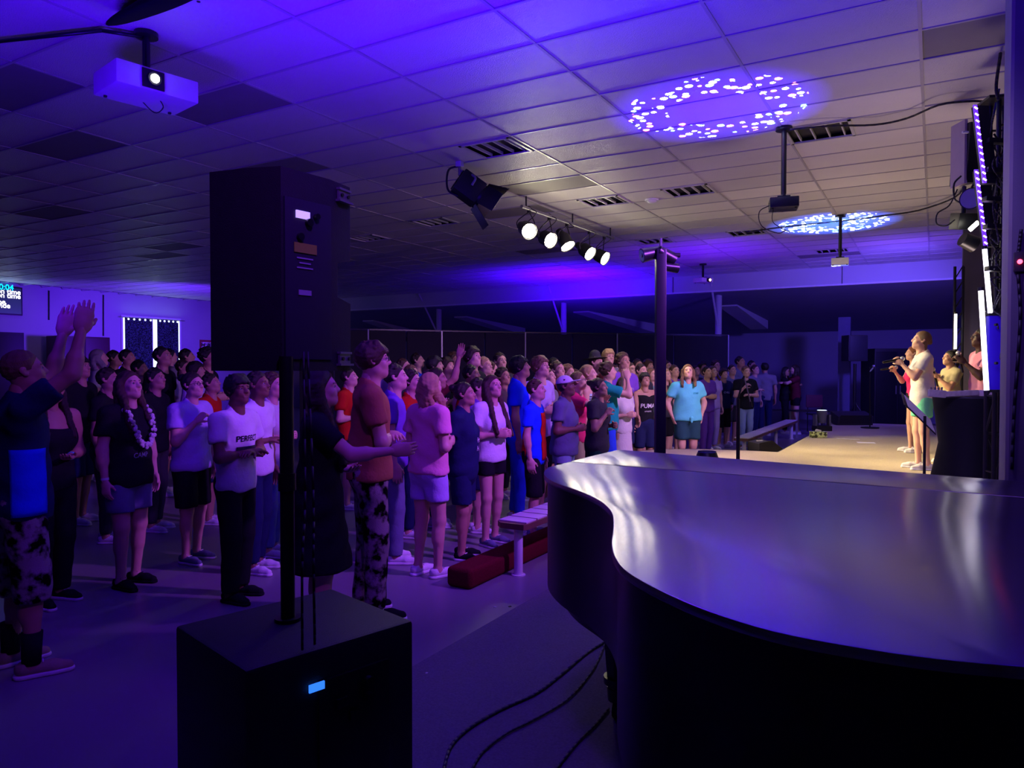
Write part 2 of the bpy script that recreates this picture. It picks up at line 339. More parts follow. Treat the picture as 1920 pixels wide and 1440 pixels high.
def cabinet(u0, v0, u1, x, dep, label, nm='cabinet', doors=2, m=None):
    a = px(u0, v0, x); b = px(u1, v0, x); ya, yb = sorted((a.y, b.y)); zt = (a.z + b.z) / 2; m = m or mat('dark_cabinet', (.010, .006, .012), .5)
    t = T(nm, (x - dep / 2, (ya + yb) / 2, 0), label, nm.replace('_', ' '))
    bm = B(); box2(bm, (x - dep, ya, 0), (x, yb, zt), .01); t.part('body', bm, m)
    for k in range(doors):
        p, q = ya + (yb - ya) * k / doors + .02, ya + (yb - ya) * (k + 1) / doors - .02
        bm = B(); box2(bm, (x, p, .1), (x + .02, q, zt - .05), .005); dd = t.part('door', bm, m)
        bm = B(); box2(bm, (x + .02, q - .08, zt * .5), (x + .04, q - .06, zt * .5 + .15)); t.part('handle', bm, M_SILVER, dd)
cabinet(-60, 622, 45, XL + 1.0, .6, 'black cabinet under the wall screen at far left')
cabinet(108, 631, 206, XL + 1.0, .6, 'dark reddish cabinet on the left wall between screen and window', m=mat('maroon_cabinet', (.04, .006, .012), .5))
y0, y1, z0, z1 = quadx(374, 637, 399, 662, XL)
t = T('poster', (XL, (y0 + y1) / 2, z0), 'small red and white poster on the wall beside the tall loudspeaker', 'poster')
bm = B(); box2(bm, (XL, y0, z0), (XL + .02, y1, z1)); t.part('frame', bm, mat('poster_red', (.3, .03, .05), .6))
bm = B(); box2(bm, (XL + .02, y0 + .06, z0 + .08), (XL + .025, y1 - .06, z1 - .08)); t.part('print', bm, mat('poster_print', (.5, .45, .45), .6, var=.9, vs=9))
for (u, v0, v1) in ((194, 553, 630), (92, 545, 600)):
    a = px(u, v0, XL + .02); b = px(u, v1, XL + .02); bm = B(); add_tube(bm, a, b, .02, .02, 6)
    o = obj('wall_conduit', bm, M_BLACK, wall_left)
# ---- black partition panels across the back of the crowd
us = [560, 692, 829, 985, 1157, 1365]; ds = [15.0, 15.3, 15.9, 16.6, 17.2, 17.9]
M_PART = mat('black_partition_fabric', (0.016, 0.014, 0.03), .85, var=.2, vs=4)
for k in range(5):
    a = pd(us[k], 690, ds[k]); b = pd(us[k + 1], 690, ds[k + 1]); a.z = b.z = 0
    t = T('partition_panel', (a + b) / 2, ['black fabric partition panel beside the tall loudspeaker', 'black fabric partition panel under the leftmost steel column', 'black fabric partition panel left of the middle steel column', 'black fabric partition panel between middle column and black lamp tower', 'black fabric partition panel behind the black lamp tower, at the right end'][k], 'partition', 'black partition panels behind the crowd')
    dr = (b - a).normalized(); L = (b - a).length; ang = math.atan2(dr.y, dr.x); R = Euler((0, 0, ang)).to_matrix()
    for f in range(2):
        c = a + dr * L * (.25 + .5 * f); bm = B(); add_box(bm, (c.x, c.y, 1.22), (L * .5 - .03, .05, 2.36), R, .01); t.part('fabric_leaf', bm, M_PART)
    bm = B(); c = a + dr * L * .5; add_box(bm, (c.x, c.y, 2.425), (L - .01, .06, .03), R); t.part('top_rail', bm, M_BLKMET)
    bm = B(); c = b - dr * .012; add_box(bm, (c.x, c.y, 1.22), (.03, .075, 2.42), R); t.part('post', bm, mat('dull_steel', (.35, .35, .38), .4, metal=.5))
# ---- stage
bm = B()
pts = [(1.7, 4.97), (1.7, 17.6), (-1.92, 17.6), (-1.92, 10.92), (-2.4, 10.9), (-3.0, 10.74), (-3.5, 10.45), (-3.75, 9.9), (-3.85, 9.0), (-3.75, 8.1), (-3.4, 7.3), (-2.6, 6.7), (-1.0, 6.2), (.33, 5.6), (.33, 4.97)]
add_prism(bm, pts, 0.0, 0.42)
struct('stage_floor', bm, M_STAGE, label='beige carpeted stage platform').name = 'floor.002'
bm = B(); n = len(pts)
for i in range(1, n - 2):
    a = Vector((*pts[i], .405)); b = Vector((*pts[i + 1], .405)); add_tube(bm, a, b, .018, .018, 8)
struct('trim_2', bm, M_BLACK, label='dark nosing around the stage edge')
# ------------------------------------------------------------------ grand piano
ZL = 1.12
outline_px = [(1160, 843), (1100, 857), (1050, 869), (1028, 876), (1020, 884), (1024, 894), (1045, 906), (1090, 922), (1128, 941), (1147, 962), (1149, 990), (1146, 1018), (1152, 1044), (1175, 1071), (1240, 1108), (1330, 1146), (1450, 1183), (1600, 1212), (1750, 1234), (1920, 1250)]
OP = [pz(u, v, ZL) for u, v in outline_px]
e0 = OP[0]; e1 = pz(1920, 903, ZL); dr = (e1 - e0).normalized(); perp = Vector((dr.y, -dr.x, 0))
xr = 1.05
far_end = e0 + dr * ((xr - e0.x) / dr.x)
near_end = OP[-1] + (OP[-1] - OP[-2]).normalized() * .05
near_end2 = Vector((xr, OP[-1].y - .16, 0))
sm = spline([(p.x, p.y, 0) for p in OP[3:]], 4)
lid_poly = [(far_end.x, far_end.y), (e0.x, e0.y), (OP[1].x, OP[1].y)] + [(p.x, p.y) for p in sm] + [(near_end2.x, near_end2.y)]
cen = Vector((sum(p[0] for p in lid_poly) / len(lid_poly), sum(p[1] for p in lid_poly) / len(lid_poly)))
def inset(poly, d):
    n = len(poly); out = []
    for i in range(n):
        a = Vector(poly[i - 1]); b = Vector(poly[i]); c = Vector(poly[(i + 1) % n])
        t = ((b - a).normalized() + (c - b).normalized()).normalized(); nrm = Vector((-t.y, t.x))
        out.append(tuple(b + nrm * d))
    return out
def area(p): return sum(p[i - 1][0] * p[i][1] - p[i][0] * p[i - 1][1] for i in range(len(p))) / 2
if area(lid_poly) < 0: lid_poly = lid_poly[::-1]
pc = T('grand_piano', (cen.x, cen.y, 0), 'black grand piano with its lid closed filling the lower right foreground', 'piano')
# lid material: satin lacquer, long polishing grain
m_lid = bpy.data.materials.new('piano_lid_lacquer'); m_lid.use_nodes = True; nt = m_lid.node_tree; bs = nt.nodes['Principled BSDF']
bs.inputs['Base Color'].default_value = (0.035, 0.03, 0.04, 1); bs.inputs['Roughness'].default_value = .22; bs.inputs['Specular IOR Level'].default_value = 1.0
bs.inputs['IOR'].default_value = 3.0; bs.inputs['Anisotropic'].default_value = .9
tgn = nt.nodes.new('ShaderNodeCombineXYZ'); tgn.inputs[0].default_value = -.17; tgn.inputs[1].default_value = .985; nt.links.new(tgn.outputs[0], bs.inputs['Tangent'])
tc = nt.nodes.new('ShaderNodeTexCoord'); mp = nt.nodes.new('ShaderNodeMapping'); mp.inputs['Scale'].default_value = (1.5, 120, 1)
mp.inputs['Rotation'].default_value = (0, 0, -math.atan2(dr.y, dr.x))
n1 = nt.nodes.new('ShaderNodeTexNoise'); n1.inputs['Scale'].default_value = 3; n1.inputs['Detail'].default_value = 3
bp = nt.nodes.new('ShaderNodeBump'); bp.inputs['Strength'].default_value = .004; bp.inputs['Distance'].default_value = .001
n2 = nt.nodes.new('ShaderNodeTexNoise'); n2.inputs['Scale'].default_value = 1.7
mr = nt.nodes.new('ShaderNodeMapRange'); mr.inputs['To Min'].default_value = .215; mr.inputs['To Max'].default_value = .22
nt.links.new(tc.outputs['Object'], mp.inputs[0]); nt.links.new(mp.outputs[0], n1.inputs[0]); nt.links.new(n1.outputs[0], bp.inputs['Height']); nt.links.new(bp.outputs[0], bs.inputs['Normal'])
nt.links.new(tc.outputs['Object'], n2.inputs[0]); nt.links.new(n2.outputs[0], mr.inputs[0]); nt.links.new(mr.outputs[0], bs.inputs['Roughness'])
# hinge line splits lid in a wide main leaf and a narrow rear leaf
h0 = pz(1075, 866, ZL); h1 = pz(1920, 932, ZL); hd = (h1 - h0).normalized(); hn = Vector((-hd.y, hd.x, 0))
if (e0 - h0).dot(hn) < 0: hn = -hn
def lidpart(name, sign, gap):
    bm = B(); add_prism(bm, lid_poly, ZL - .022, ZL)
    bmesh.ops.bisect_plane(bm, geom=bm.verts[:] + bm.edges[:] + bm.faces[:], plane_co=h0 + hn * gap * sign, plane_no=hn * sign, clear_inner=True)
    es = [e for e in bm.edges if e.is_boundary]; bmesh.ops.holes_fill(bm, edges=es)
    es = [e for e in bm.edges if all(v.co.z > ZL - .001 for v in e.verts) and len(e.link_faces) == 2 and e.calc_face_angle(0) > .5]
    bmesh.ops.bevel(bm, geom=es, offset=.004, segments=2, affect='EDGES', profile=.5)
    return pc.part(name, bm, m_lid, smooth=35)
lidpart('lid', -1, .010); lidpart('lid_flap', 1, .010)
bm = B(); a = h0 - hd * .1; b = h0 + hd * 2.7; add_tube(bm, a - Vector((0, 0, .018)), b - Vector((0, 0, .018)), .005, .005, 8); pc.part('hinge', bm, M_BLACK)
case = inset(lid_poly, .018)
bm = B(); add_prism(bm, case, .585, ZL - .024); pc.part('case', bm, M_LACQ, smooth=35)
bm = B(); add_prism(bm, inset(lid_poly, .012), ZL - .034, ZL - .0235); pc.part('rim_edge', bm, M_LACQ, smooth=35)
def grand_leg(p):
    bm = B(); zt = .586
    add_box(bm, (p.x, p.y, zt - .04), (.17, .17, .08), None, .01)
    add_tube(bm, (p.x, p.y, zt - .08), (p.x, p.y, .14), .085, .052, 8)
    add_tube(bm, (p.x, p.y, .20), (p.x, p.y, .17), .07, .07, 16); add_tube(bm, (p.x, p.y, .15), (p.x, p.y, .09), .055, .05, 12)
    o = pc.part('leg', bm, M_LACQ)
    bm = B(); add_tube(bm, (p.x - .018, p.y, .045), (p.x + .018, p.y, .045), .043, .043, 16); add_tube(bm, (p.x, p.y, .05), (p.x, p.y, .1), .02, .02, 8); pc.part('caster', bm, M_BLKMET, o)
lg = pz(1160, 1340, .02); grand_leg(lg); grand_leg(Vector((.75, 3.55, 0))); grand_leg(Vector((.75, 2.55, 0)))
# front shoulder of the case seen as a dark curved body below the bentside
bm = B(); add_prism(bm, [(p[0], p[1]) for p in inset(lid_poly, .10)], .50, .586); pc.part('bottom_frame', bm, M_LACQ, smooth=35)
# draped cover skirt hanging from the bentside down to the floor
M_SKIRT = mat('black_velvet_drape', (.008, .008, .012), .9, var=.3, vs=6)
sk = [Vector((p.x, p.y, 0)) for p in sm]; 
i0 = min(range(len(sk)), key=lambda i: (sk[i] - Vector((*pz(1165, 1060, ZL).xy, 0))).length)
sk = sk[i0:] + [near_end2]
bm = B(); prev = None
for k, p in enumerate(sk):
    a = sk[max(0, k - 1)]; b = sk[min(len(sk) - 1, k + 1)]; tg = (b - a); tg.z = 0; tg.normalize(); nn = Vector((-tg.y, tg.x, 0))
    if nn.dot(Vector((cen.x, cen.y, 0)) - p) < 0: nn = -nn
    col = []
    for z, off in ((.60, .03), (.45, .034), (.25, .05), (.02, .06)):
        q = p + nn * (off + .006 * math.sin(k * 1.7 + z * 3)); col.append(bm.verts.new((q.x, q.y, z)))
    if prev:
        for j in range(3): bm.faces.new((prev[j], col[j], col[j + 1], prev[j + 1]))
    prev = col
bmesh.ops.solidify(bm, geom=bm.faces[:], thickness=.008)
pc.part('drape', bm, M_SKIRT, smooth=180)
# ------------------------------------------------------------------ subwoofer and tall loudspeaker
ZS = .75
c_l, c_f, c_r = pz(328, 1173, ZS), pz(460, 1258, ZS), pz(775, 1163, ZS); c_b = c_l + c_r - c_f
sub_poly = [(p.x, p.y) for p in (c_f, c_r, c_b, c_l)]
if area(sub_poly) < 0: sub_poly = sub_poly[::-1]
sc = (c_l + c_r) / 2
sub = T('subwoofer', (sc.x, sc.y, 0), 'large black subwoofer box carrying the tall loudspeaker pole in the foreground', 'speaker')
bm = B(); add_prism(bm, sub_poly, .03, ZS)
bmesh.ops.bevel(bm, geom=bm.edges[:], offset=.012, segments=2, affect='EDGES', profile=.5)
M_SUB = mat('textured_black_paint', (.022, .020, .03), .55, spec=.4, var=.2, vs=30, bump=.3, bs=300)
sub.part('cabinet', bm, M_SUB)
for p in sub_poly:
    q = Vector((sc.x, sc.y, 0)).lerp(Vector((p[0], p[1], 0)), .82); bm = B(); add_tube(bm, (q.x, q.y, 0), (q.x, q.y, .03), .03, .03, 12); sub.part('foot', bm, M_BLACK)
fr = (c_r - c_f).normalized(); fn = Vector((fr.y, -fr.x, 0)); 
if fn.dot(CAM - c_f) < 0: fn = -fn
FR = Matrix((fr, Vector((0, 0, 1)).cross(fr) * -1, Vector((0, 0, 1)))).transposed()
FR = Matrix((fr, -fn, Vector((0, 0, 1)))).transposed()
bm = B(); c = c_f + fr * .36 + fn * .004; add_box(bm, (c.x, c.y, .44), (.26, .012, .42), FR, .004); ap = sub.part('amp_panel', bm, M_BLACK)
def onface(u, v, org, nrm, off):
    r = ray(u, v); t = (org + nrm * off - CAM).dot(nrm) / r.dot(nrm); return CAM + r * t
c = onface(594, 1288, c_f, fn, .012); bm = B(); add_box(bm, c, (.052, .006, .024), FR); o = sub.part('display', bm, mat('blue_lcd', (.02, .2, 1), .3, emit=(.03, .2, 1), es=1.3), ap)
for (u, v) in ((690, 1275), (690, 1305)):
    c = onface(u, v, c_f, fn, .02); bm = B(); add_tube(bm, c, c + fn * .016, .016, .014, 16); sub.part('knob', bm, M_BLKMET, ap)
for (u, v) in ((640, 1316), (665, 1338)):
    c = onface(u, v, c_f, fn, .014); bm = B(); add_box(bm, c, (.04, .02, .03), FR, .003); sub.part('socket', bm, M_BLKMET, ap)
pole = T('speaker_pole', (sc.x, sc.y, ZS), 'black metal pole rising from the subwoofer to the tall loudspeaker', 'pole')
pp = pz(540, 1163, ZS)
bm = B(); add_tube(bm, (pp.x, pp.y, ZS), (pp.x, pp.y, 1.66), .024, .024, 20); pole.part('tube', bm, M_BLKMET)
bm = B(); add_tube(bm, (pp.x, pp.y, ZS), (pp.x, pp.y, ZS + .012), .045, .045, 20); pole.part('base_flange', bm, M_BLKMET)
bm = B(); add_tube(bm, (pp.x, pp.y, 1.2), (pp.x, pp.y, 1.26), .03, .03, 20); pole.part('collar', bm, M_BLKMET)
def rd(r, d, z): return Vector((RT.x * r - math.sin(YAW) * d, RT.y * r + math.cos(YAW) * d, z))
A_, B_, C_, D_, E_ = rd(-1.066, 2.59, 0), rd(-.925, 2.538, 0), rd(-.79, 2.51, 0), rd(-.668, 2.685, 0), rd(-.620, 2.81, 0)
F_ = A_ + 1.15 * (E_ - C_)
rdir = (D_ - C_).normalized(); rn = Vector((rdir.y, -rdir.x, 0))
if rn.dot(CAM - C_) < 0: rn = -rn
sp = T('loudspeaker', (-(0) + (A_.x + E_.x) / 2, (A_.y + E_.y) / 2, 1.61), 'tall black loudspeaker on the pole above the subwoofer', 'speaker')
Ecut = E_ - (E_ - D_).normalized() * .085
bm = B(); secs = [(1.61, E_), (1.865, E_), (1.885, Ecut), (2.01, Ecut), (2.03, E_), (2.31, E_)]
rings = []
for z, e in secs: rings.append([bm.verts.new((p.x, p.y, z)) for p in (A_, B_, C_, D_, e, F_)])
for a, b in zip(rings, rings[1:]):
    for i in range(6): bm.faces.new((a[i], a[(i + 1) % 6], b[(i + 1) % 6], b[i]))
bm.faces.new(rings[0][::-1]); bm.faces.new(rings[-1])
bmesh.ops.bevel(bm, geom=[e for e in bm.edges if abs(e.calc_face_angle(0)) > .3], offset=.008, segments=2, affect='EDGES', profile=.5)
sp.part('cabinet', bm, M_SUB)
SR = Matrix((rdir, -rn, Vector((0, 0, 1)))).transposed()
gc = C_ + rdir * .112; bm = B(); add_box(bm, (gc.x + rn.x * .003, gc.y + rn.y * .003, 1.93), (.205, .012, .56), SR, .004); amp = sp.part('amp_panel', bm, mat('amp_panel_black', (.03, .03, .05), .5))
rn0 = rn.copy()
def sf(u, v, off=.012): return onface(u, v, C_, rn0, off)
bm = B(); add_box(bm, sf(568, 403), (.058, .006, .026), SR); sp.part('display', bm, mat('violet_lcd', (.3, .2, 1), .3, emit=(.45, .3, 1), es=1.4), amp)
bm = B(); add_box(bm, sf(573, 466), (.098, .003, .034), SR); sp.part('tape_strip', bm, mat('dull_yellow_tape', (.34, .50, .05), .7), amp)
bm = B(); add_box(bm, sf(572, 549), (.055, .003, .018), SR); sp.part('label_plate', bm, mat('pale_label', (.4, .4, .5), .6), amp)
for (u, v, r_) in ((592, 407, .011), (578, 418, .014)):
    c = sf(u, v); bm = B(); add_tube(bm, c, c + rn * .014, r_, r_, 14); sp.part('knob', bm, M_BLKMET, amp)
for k in range(3):
    bm = B(); add_box(bm, sf(572, 485 + k * 9), (.07 - .02 * (k == 1), .002, .005), SR); sp.part('printed_line', bm, mat('pale_label', (.4, .4, .5), .6), amp)
for v in (444,):
    c = sf(562, v); bm = B(); add_tube(bm, c, c + rn * .012, .013, .013, 12); sp.part('socket', bm, M_BLKMET, amp)
for (z, lab) in ((2.265, 0), (1.655, 0)):
    de = (E_ - D_).normalized(); dn = Vector((de.y, -de.x, 0)); dn = dn if dn.dot(CAM - D_) > 0 else -dn; SR = Matrix((de, -dn, Vector((0, 0, 1)))).transposed(); rdir, rn = de, dn; c = (E_ + D_) / 2 + rdir * .015 + rn * .006; bm = B()
    add_box(bm, (c.x, c.y, z + .022), (.075, .02, .008), SR); add_box(bm, (c.x, c.y, z - .022), (.085, .03, .008), SR); add_box(bm, (c.x, c.y, z), (.07, .008, .044), SR)
    br = sp.part('rigging_bracket', bm, mat('grey_bracket', (.2, .2, .25), .4, metal=.4))
    for s in (-1, 1):
        bm = B(); cc = c + rdir * s * .02 + rn * .006; add_tube(bm, (cc.x, cc.y, z), (cc.x + rn.x * .006, cc.y + rn.y * .006, z), .007, .007, 8); sp.part('bolt', bm, M_BLKMET, br)
# cables from the loudspeaker down over the subwoofer
for n, (du, e) in enumerate(((569, (567, 1218)), (577, (590, 1208)))):
    a = sf(du, 660, .03); e = pz(*e, ZS + .008)
    m1 = a.lerp(e, .5) + Vector((.01, 0, 0)); m2 = Vector((e.x, e.y, ZS + .3)) * .5 + a.lerp(e, .75) * .5
    pts = spline([a, m1, m2, e + Vector((0, 0, .03)), e, e + fn * .02 + Vector((0, 0, -.02))][:5], 5)
    bm = B(); add_path(bm, pts, .0045); o = obj('cable', bm, M_CABLE, None, 180); tag(o, ['straight thin cable hanging from the tall loudspeaker to the subwoofer top', 'curved thin cable hanging beside the straight one from the tall loudspeaker'][n], 'cable', 'cables below the tall loudspeaker')
# floor cables by the piano
for n, pts in enumerate((((1135, 1203), (1100, 1225), (1040, 1275), (1000, 1303), (940, 1330), (880, 1365), (845, 1400), (830, 1450)),
                         ((1134, 1208), (1118, 1245), (1090, 1285), (1055, 1318), (1000, 1350), (950, 1375), (905, 1410), (880, 1450)),
                         ((1142, 1328), (1115, 1360), (1080, 1395), (1040, 1445)))):
    bm = B(); r = .007 if n == 0 else .005; add_path(bm, [p + Vector((0, 0, 0)) for p in spline([pz(u, v, .012) for u, v in pts], 5)], r, 8)
    o = obj('cable', bm, mat('grey_cable', (.06, .05, .08), .6), None, 180); tag(o, ['thick cable curving over the carpet from the piano leg, uppermost of three', 'middle floor cable curving over the carpet from the piano leg', 'short floor cable running from the foot of the piano leg to the bottom edge'][n], 'cable', 'floor cables beside the piano leg')
# ------------------------------------------------------------------ benches and kneeler
M_SLAT = mat('white_bench_slat', (.62, .6, .62), .4)
def bench(y0, y1, label, legs, group):
    t = T('bench', (-2.82, (y0 + y1) / 2, 0), label, 'bench', group)
    x0, x1 = -2.97, -2.69; zt = .43
    bm = B(); pr = [(x0, y0 + .06), (x0 + .06, y0), (x1 - .02, y0 + .01), (x1, y0 + .05), (x1, y1), (x0, y1)]; add_prism(bm, pr, zt - .055, zt - .012); t.part('seat_board', bm, mat('bench_edge_wood', (.16, .08, .05), .5, var=.3, vs=6))
    k = y0 + .05
    while k < y1 - .1:
        bm = B(); box2(bm, (x0 + .015, k, zt - .012), (x1 - .015, min(k + .16, y1), zt), .003); t.part('slat', bm, M_SLAT); k += .185
    for (y, w_) in legs:
        bm = B(); add_tube(bm, (-2.80, y, 0), (-2.80, y, zt - .055), .035, .035, 16); l_ = t.part('leg', bm, M_WHITE)
        bm = B(); add_tube(bm, (-2.80, y, 0), (-2.80, y, .008), .055, .055, 16); t.part('floor_plate', bm, M_WHITE, l_)
bench(4.86, 7.3, 'low white-slatted bench in front of the crowd beside the piano tail', [(4.95, 1), (6.2, 1), (7.1, 1)], 'low slatted benches along the stage')
bench(12.7, 14.4, 'near half of the far slatted bench left of the stage monitor', [(12.8, 1), (14.2, 1)], 'low slatted benches along the stage')
bench(14.45, 17.8, 'far half of the long slatted bench near the hugging pair', [(15.7, 1), (17.6, 1)], 'low slatted benches along the stage')
bm = B(); box2(bm, (-3.12, 4.42, 0), (-2.90, 8.3, .15)); bmesh.ops.bevel(bm, geom=bm.edges[:], offset=.035, segments=4, affect='EDGES', profile=.5)
o = obj('kneeler', bm, M_RED, None, 40); tag(o, 'long dark red upholstered kneeler on the floor under the near bench', 'kneeler')
# small litter on the floor
for n, (u, v) in enumerate(((928, 1138), (956, 1137), (800, 1262))):
    q = pz(u, v, .003); bm = B(); add_box(bm, q, (.02, .012, .004), Euler((0, 0, n)).to_matrix(), .001)
    o = obj('paper_scrap', bm, M_WHITE if n != 1 else M_BLACK); tag(o, ['tiny white paper scrap on the floor near the kneeler end', 'tiny dark scrap on the floor right of the white scrap', 'tiny scrap on the floor near the subwoofer'][n], 'scrap')
# ------------------------------------------------------------------ PAR bar with five lit lamps
def fix_spot(loc, target, color, power, angle, blend=.5, size=.05): return spot('stage_lamp', loc, target, color, power, angle, blend, size)
pa, pb = pz(978, 387, 3.84), pz(1150, 447, 3.84)
bar = T('lighting_bar', pa, 'silver ceiling bar carrying the five lit stage lamps', 'bar')
bm = B(); add_tube(bm, pa, pb, .024, .024, 14); bar.part('pipe', bm, M_SILVER)
for s in (0.04, .5, .96):
    q = pa.lerp(pb, s); bm = B(); add_tube(bm, q, (q.x, q.y, CEIL), .012, .012, 8); bar.part('hanger', bm, M_BLKMET)
M_GLOW = mat('warm_lens_glow', (1, .95, .75), .3, emit=(1, .90, .60), es=70)
def bard(u): 
    f = (u - 978) / 172; a_ = (pa - CAM).dot(FW); b_ = (pb - CAM).dot(FW); return 1 / ((1 - f) / a_ + f / b_)
lens = [(993, 434, bard(993)), (1033, 451, bard(1033)), (1065, 462, bard(1065)), (1107, 476, bard(1107)), (1135, 485, bard(1135))]
aims = [(-.1, 9.9, 1.5), (-1.0, 10.2, .4), (.2, 11.5, .4), (-.6, 12.6, .4), (.7, 9.6, 1.2)]
labs = ['round lit stage lamp at the left end of the five-lamp bar', 'second lit stage lamp from the left on the five-lamp bar', 'middle lit stage lamp of the five-lamp bar, turned most sideways', 'second lit stage lamp from the right on the five-lamp bar', 'round lit stage lamp at the right end of the five-lamp bar']
clampu = [(992, 393), (1030, 407), (1063, 420), (1105, 434), (1133, 444)]
def par_can(L, aim, label, top, group, r=.105, glow=M_GLOW, name='stage_lamp', facing=None):
    ax = (Vector(aim) - L).normalized()
    # the photographed discs look towards the hall camera: lamp mouths are seen three-quarter
    wc, wr, wd = (facing or (.8, .3, .3)); ax = ((CAM - L).normalized() * wc + RT * wr - Vector((0, 0, wd))).normalized()
    t = T(name, L - ax * .1, label, 'lamp', group)
    bm = B(); add_tube(bm, L, L - ax * .17, r, r * .92, 28, False); add_tube(bm, L - ax * .17, L - ax * .26, r * .92, r * .5, 28); add_tube(bm, L - ax * .26, L - ax * .32, r * .5, r * .45, 20)
    t.part('can', bm, M_BLKMET, smooth=40)
    bm = B(); add_tube(bm, L + ax * .005, L - ax * .012, r * 1.12, r * 1.12, 28, False); t.part('filter_frame', bm, M_BLKMET)
    bm = B(); add_ball(bm, L - ax * .055, r * .92, (1, 1, 1), 24, 12)
    bmesh.ops.bisect_plane(bm, geom=bm.verts[:] + bm.edges[:] + bm.faces[:], plane_co=L - ax * .02, plane_no=-ax, clear_inner=True)
    bmesh.ops.bisect_plane(bm, geom=bm.verts[:] + bm.edges[:] + bm.faces[:], plane_co=L - ax * .08, plane_no=ax, clear_inner=False)
    bm.free(); bm = B(); add_tube(bm, L - ax * .02, L - ax * .03, r * .88, r * .88, 28); t.part('lens', bm, glow)
    side = ax.cross(Vector((0, 0, 1))).normalized(); c = L - ax * .13
    for k in range(2):
        pts = [c + side * r * 1.12 * (1 if k == 0 else -1), c + side * r * 1.15 * (1 if k == 0 else -1) + Vector((0, 0, .1)), Vector(top) + Vector((0, 0, -.03))]
        bm = B(); add_path(bm, spline(pts, 4), .008, 6); t.part('yoke_arm', bm, M_BLKMET)
    bm = B(); add_box(bm, Vector(top), (.04, .05, .09), None, .006); t.part('clamp', bm, M_BLKMET)
    bm = B(); cb = c - ax * .18; add_path(bm, spline([cb, cb + Vector((.08, .05, .05)), Vector(top) + Vector((.1, .03, -.05)), Vector(top) + Vector((.02, 0, .02))], 6), .006, 6); t.part('power_lead', bm, M_CABLE)
    return ax
for n, (u, v, d) in enumerate(lens):
    L = pd(u, v, d); par_can(L, aims[n], labs[n], pd(*clampu[n], d), 'lit lamps on the ceiling bar', r=.115, facing=((.85, .40, .30), (.72, .62, .30), (.42, .50, .85), (.60, .72, .50), (.52, .78, .40))[n])
    fix_spot(L + Vector((.08, .1, -.06)), aims[n], WARM, 1000, 40, .7)
    gl = bpy.data.lights.new('lamp_spill', 'POINT'); gl.energy = 3.5; gl.color = (1, .85, .6); gl.shadow_soft_size = .08
    o = bpy.data.objects.new('lamp_spill', gl); COL.objects.link(o); o.location = L + (CAM - L).normalized() * .12
# unseen lamps added in place of light bounced up from the stage floor
spot('added_ceiling_bounce', (0.1, 7.4, 1.7), (-.1, 7.6, 4), (1, .74, .66), 60, 130, 1.0, .3)
spot('added_ceiling_bounce', (-.6, 11.3, 1.7), (-.8, 11.4, 4), (1, .76, .62), 60, 130, 1.0, .3)
# ------------------------------------------------------------------ hanging shuttered spotlight (fresnel with barn doors)
tp = pz(862, 303, CEIL); dF = (tp - CAM).dot(FW); c = pd(885, 358, dF); KF = 1.5
t = T('hanging_spotlight', c, 'dark shuttered spotlight hanging from the ceiling left of the lit lamps', 'spotlight')
ax = (RT * .80 + Vector((0, 0, -.55)) + FW * .2).normalized(); sd = ax.cross(Vector((0, 0, 1))).normalized(); u2 = sd.cross(ax)
R_ = Matrix((sd, ax, u2)).transposed()
bm = B(); add_box(bm, c - ax * .05, (.27, .30, .27), R_, .025); t.part('housing', bm, M_BLKMET)
for k in range(4):
    bm = B(); add_box(bm, c - ax * .20 + u2 * (.09 - .06 * k), (.22, .03, .018), R_); t.part('cooling_fin', bm, M_BLKMET)
bm = B(); add_tube(bm, c + ax * .09, c + ax * .14, .15, .15, 24); t.part('lens_ring', bm, M_BLKMET)
for (s, ln) in ((1, .24), (-1, .28)):
    p = c + ax * .11 + u2 * .14 * s; q = ax * .9 + u2 * .40 * s; q.normalize(); rr = Matrix((sd, q, sd.cross(q))).transposed()
    bm = B(); add_box(bm, p + q * ln / 2, (.30, ln, .008), rr, .003); t.part('barn_door', bm, M_BLKMET)
for s in (1, -1):
    p = c + ax * .11 + sd * .14 * s; q = (ax * .9 + sd * .4 * s).normalized(); rr = Matrix((u2, q, u2.cross(q))).transposed()
    bm = B(); add_box(bm, p + q * .11, (.24, .20, .008), rr, .003); t.part('barn_door', bm, M_BLKMET)
for s in (1, -1):
    bm = B(); add_path(bm, spline([c + sd * .17 * s - ax * .04, c + sd * .17 * s + Vector((0, 0, .12)), tp + Vector((0, 0, -.10))], 4), .014, 6); t.part('yoke_arm', bm, mat('lit_grey_metal', (.25, .25, .28), .4, metal=.3))
bm = B(); add_tube(bm, tp, tp - Vector((0, 0, .16)), .02, .02, 10); t.part('stem', bm, M_SILVER)
bm = B(); add_box(bm, tp - Vector((0, 0, .03)), (.07, .07, .06), None, .005); t.part('ceiling_clamp', bm, M_WHITE)
bm = B(); add_path(bm, spline([tp - Vector((0, 0, .05)), tp - RT * .13 + Vector((0, 0, -.10)), c - RT * .28 + Vector((0, 0, .02)), c - RT * .16 - Vector((0, 0, .06))], 6), .012, 8); t.part('power_lead', bm, M_CABLE)
